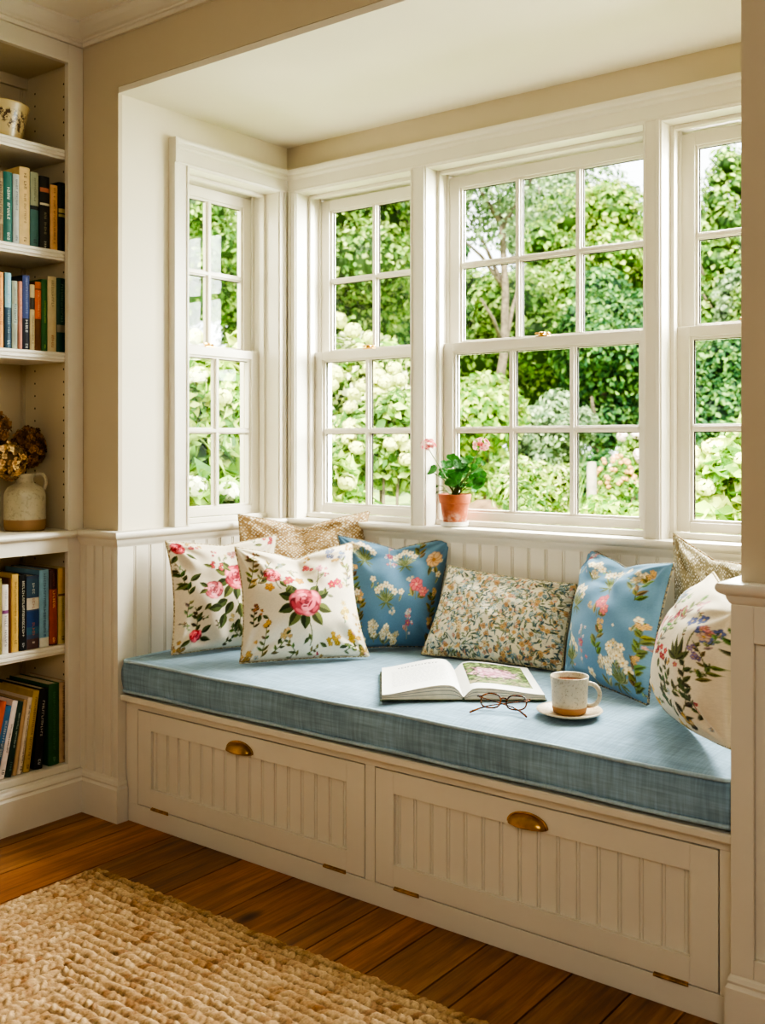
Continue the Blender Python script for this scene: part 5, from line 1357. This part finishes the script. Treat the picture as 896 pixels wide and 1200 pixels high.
shrub('big-leaved hydrangea close outside the side window', 235, 4.6, 490, 120, 680, MD, 55, 900, .20, .5, heads=4, hc=(232,236,206), hr=.055)
shrub('pale feathery bush furthest left outside the side window', 205, 6.5, 410, 110, 660, LT, 56, 2600, .10, heads=10, hc=CR, hr=.06)
shrub('yellow green bush at the left of the wide window', 556, 11, 384, 150, 600, LT, 57, 4200, .13)
shrub('grey green rounded bush in the middle of the wide window', 640, 12, 458, 110, 560, GY, 58, 3400, .10)
shrub('light green feathery bed plant behind the geranium', 528, 9.3, 500, 56, 640, LT, 59, 2600, .11, .2, up=.1)
shrub('pale yellow flowering perennials under the middle panes', 628, 7.4, 520, 95, 640, LT+[(236,236,170)], 60, 3600, .09, .3, up=.1)
shrub('dark green low bush at the foot of the middle panes', 615, 6.2, 556, 60, 660, MD, 61, 2200, .08)
shrub('bright green bush at the lower right of the wide window', 735, 5.6, 560, 80, 680, LT, 62, 2200, .09)
shrub('pale green bush under the post in the wide window', 690, 6.4, 584, 70, 690, LT, 63, 2200, .08)
shrub('orange flowered clump beside the post', 722, 8.6, 532, 50, 600, MD, 64, 1500, .09, heads=48, hc=(224,180,128), hr=.020)
shrub('white rose bush at the right edge of the wide window', 748, 9.5, 498, 56, 590, MD, 65, 1500, .09, heads=10, hc=(246,226,222), hr=.055)
shrub('hydrangea with large bright leaves in the right-hand window', 845, 4.6, 512, 120, 700, LT, 66, 1500, .15, .55, heads=9, hc=CR, hr=.045)
shrub('light green bush behind the hydrangea at the right pier', 905, 6.0, 470, 110, 680, LT, 67, 2400, .11, heads=8, hc=CR, hr=.05)
shrub('low green hedge far behind the geranium', 565, 16, 505, 150, 640, MD, 71, 4000, .14)
shrub('low dark hedge far behind the post', 700, 17, 508, 150, 640, DK, 72, 4000, .14)
shrub('low hedge far behind the right-hand window', 850, 15, 500, 140, 640, MD, 73, 4000, .14)
def grass_clump():
    b = ondepth(664, 519, 8.2); rs = np.random.RandomState(9)
    o = thing('ornamental_grass', 'arching clump of green ornamental grass beside the post', 'grass', (b.x, b.y, GZ)); V = []; F = []; c = []
    for q in range(160):
        a = rs.uniform(0, 6.3); sp = rs.uniform(.1, .36); h = rs.uniform(1.15, 1.85); p = np.array((math.cos(a), math.sin(a), 0)); e = np.array((-math.sin(a), math.cos(a), 0)); k = len(V); n = 7
        tone = np.array(S(*[(120,160,70),(150,186,90),(180,206,120)][rs.randint(3)]))
        for i in range(n):
            t = i/(n-1); pos = p*(.04+sp*t**2)+np.array((0, 0, h*(t-.28*t**3))); w = .011*(1-t)+.001
            V += [pos-e*w, pos+e*w]; c += [tone, tone]
        F += [(k+2*i, k+2*i+1, k+2*i+3, k+2*i+2) for i in range(n-1)]
    np_mesh('blade', V, F, M['leaf'], o, col=np.array(c))['kind'] = 'stuff'
grass_clump()
b = ondepth(693, 519, 8.05); mb = MB(); mb.lathe([(0,0),(.038,0),(.038,1.36),(.032,1.40),(0,1.405)], n=14); p = mb.build('garden_post', plain('weathered_wood', S(168,158,142), .9, var=.15, vscale=12), auto=40); p.location = (b.x, b.y, GZ); tag(p, 'short weathered wooden post in the flower bed', 'post')
b = ondepth(572, 590, 9); mb = MB(); rs_ = random.Random(2); k = 24
rings = [[(.55*f*math.cos(2*PI*q/k)*rs_.uniform(.93,1.07), .5*f*math.sin(2*PI*q/k)*rs_.uniform(.93,1.07), z) for q in range(k)] for f, z in ((1.0,0),(.92,.45),(.80,.72),(.58,.95),(.2,1.05))]
mb.add([p for r in rings for p in r], [(a*k+q, a*k+(q+1) % k, (a+1)*k+(q+1) % k, (a+1)*k+q) for a in range(4) for q in range(k)]+[tuple(range(4*k, 5*k))])
e = mb.build('earth_bed', plain('brown_earth', S(122,98,70), .95, var=.3, vscale=6, bmp=.6, bscale=12)); e.location = (b.x, b.y, GZ+.001); tag(e, 'bank of bare brown earth in the garden behind the geranium', 'flower bed')

# ------------------------------------------------------------------ light, sky, camera
w = bpy.data.worlds.new('sky'); SC.world = w; w.use_nodes = True
bg = w.node_tree.nodes['Background']; bg.inputs[0].default_value = (.94, .97, 1.0, 1); bg.inputs[1].default_value = 4.6
def lamp(name, kind, loc, rot=None, energy=1, color=(1,1,1), look=None, **kw):
    l = bpy.data.lights.new(name, kind); l.energy = energy; l.color = color
    for k, v in kw.items(): setattr(l, k, v)
    o = bpy.data.objects.new(name, l); COL.objects.link(o); o.location = loc
    if look: o.rotation_euler = (Vector(look)-Vector(loc)).to_track_quat('-Z', 'Y').to_euler()
    elif rot: o.rotation_euler = rot
    return o
lamp('sun', 'SUN', (4,-4,9), energy=20.0, color=(1,.94,.82), look=(0,4.5,0), angle=math.radians(1.2))
lamp('window_fill', 'AREA', (-1.15,3.62,2.05), energy=430, color=(1,.985,.94), look=(-1.75,2.2,.5), shape='RECTANGLE', size=1.25, size_y=1.4)  # lamp added outside the back windows to brighten the alcove
lamp('side_window_fill', 'AREA', (-3.5,2.6,1.75), energy=45, color=(1,.97,.90), look=(-1.6,2.4,.7), shape='RECTANGLE', size=.9, size_y=1.3)  # added lamp, boosts light through the side window
lamp('room_fill', 'AREA', (.6,-.9,2.45), energy=45, color=(1,.96,.89), look=(-1.2,1.6,.6), shape='SQUARE', size=1.6)  # fill lamp added behind the view, no fitting in the room
cam = bpy.data.cameras.new('camera'); co = bpy.data.objects.new('camera', cam); COL.objects.link(co); SC.camera = co
co.location = EYE; co.rotation_euler = (PI/2, 0, TH)
cam.sensor_width = 36; cam.sensor_fit = 'AUTO'; cam.lens = 1215/1200*36; cam.shift_y = -81/1200; cam.clip_start = .05; cam.clip_end = 300
cam.dof.use_dof = True; cam.dof.focus_distance = 2.75; cam.dof.aperture_fstop = 5.0
SC.view_settings.view_transform = 'AgX'; SC.view_settings.look = 'AgX - High Contrast'; SC.view_settings.exposure = 0.0
SC.cycles.use_denoising = True
SC.cycles.max_bounces = 10; SC.cycles.transparent_max_bounces = 16; SC.cycles.sample_clamp_indirect = 6
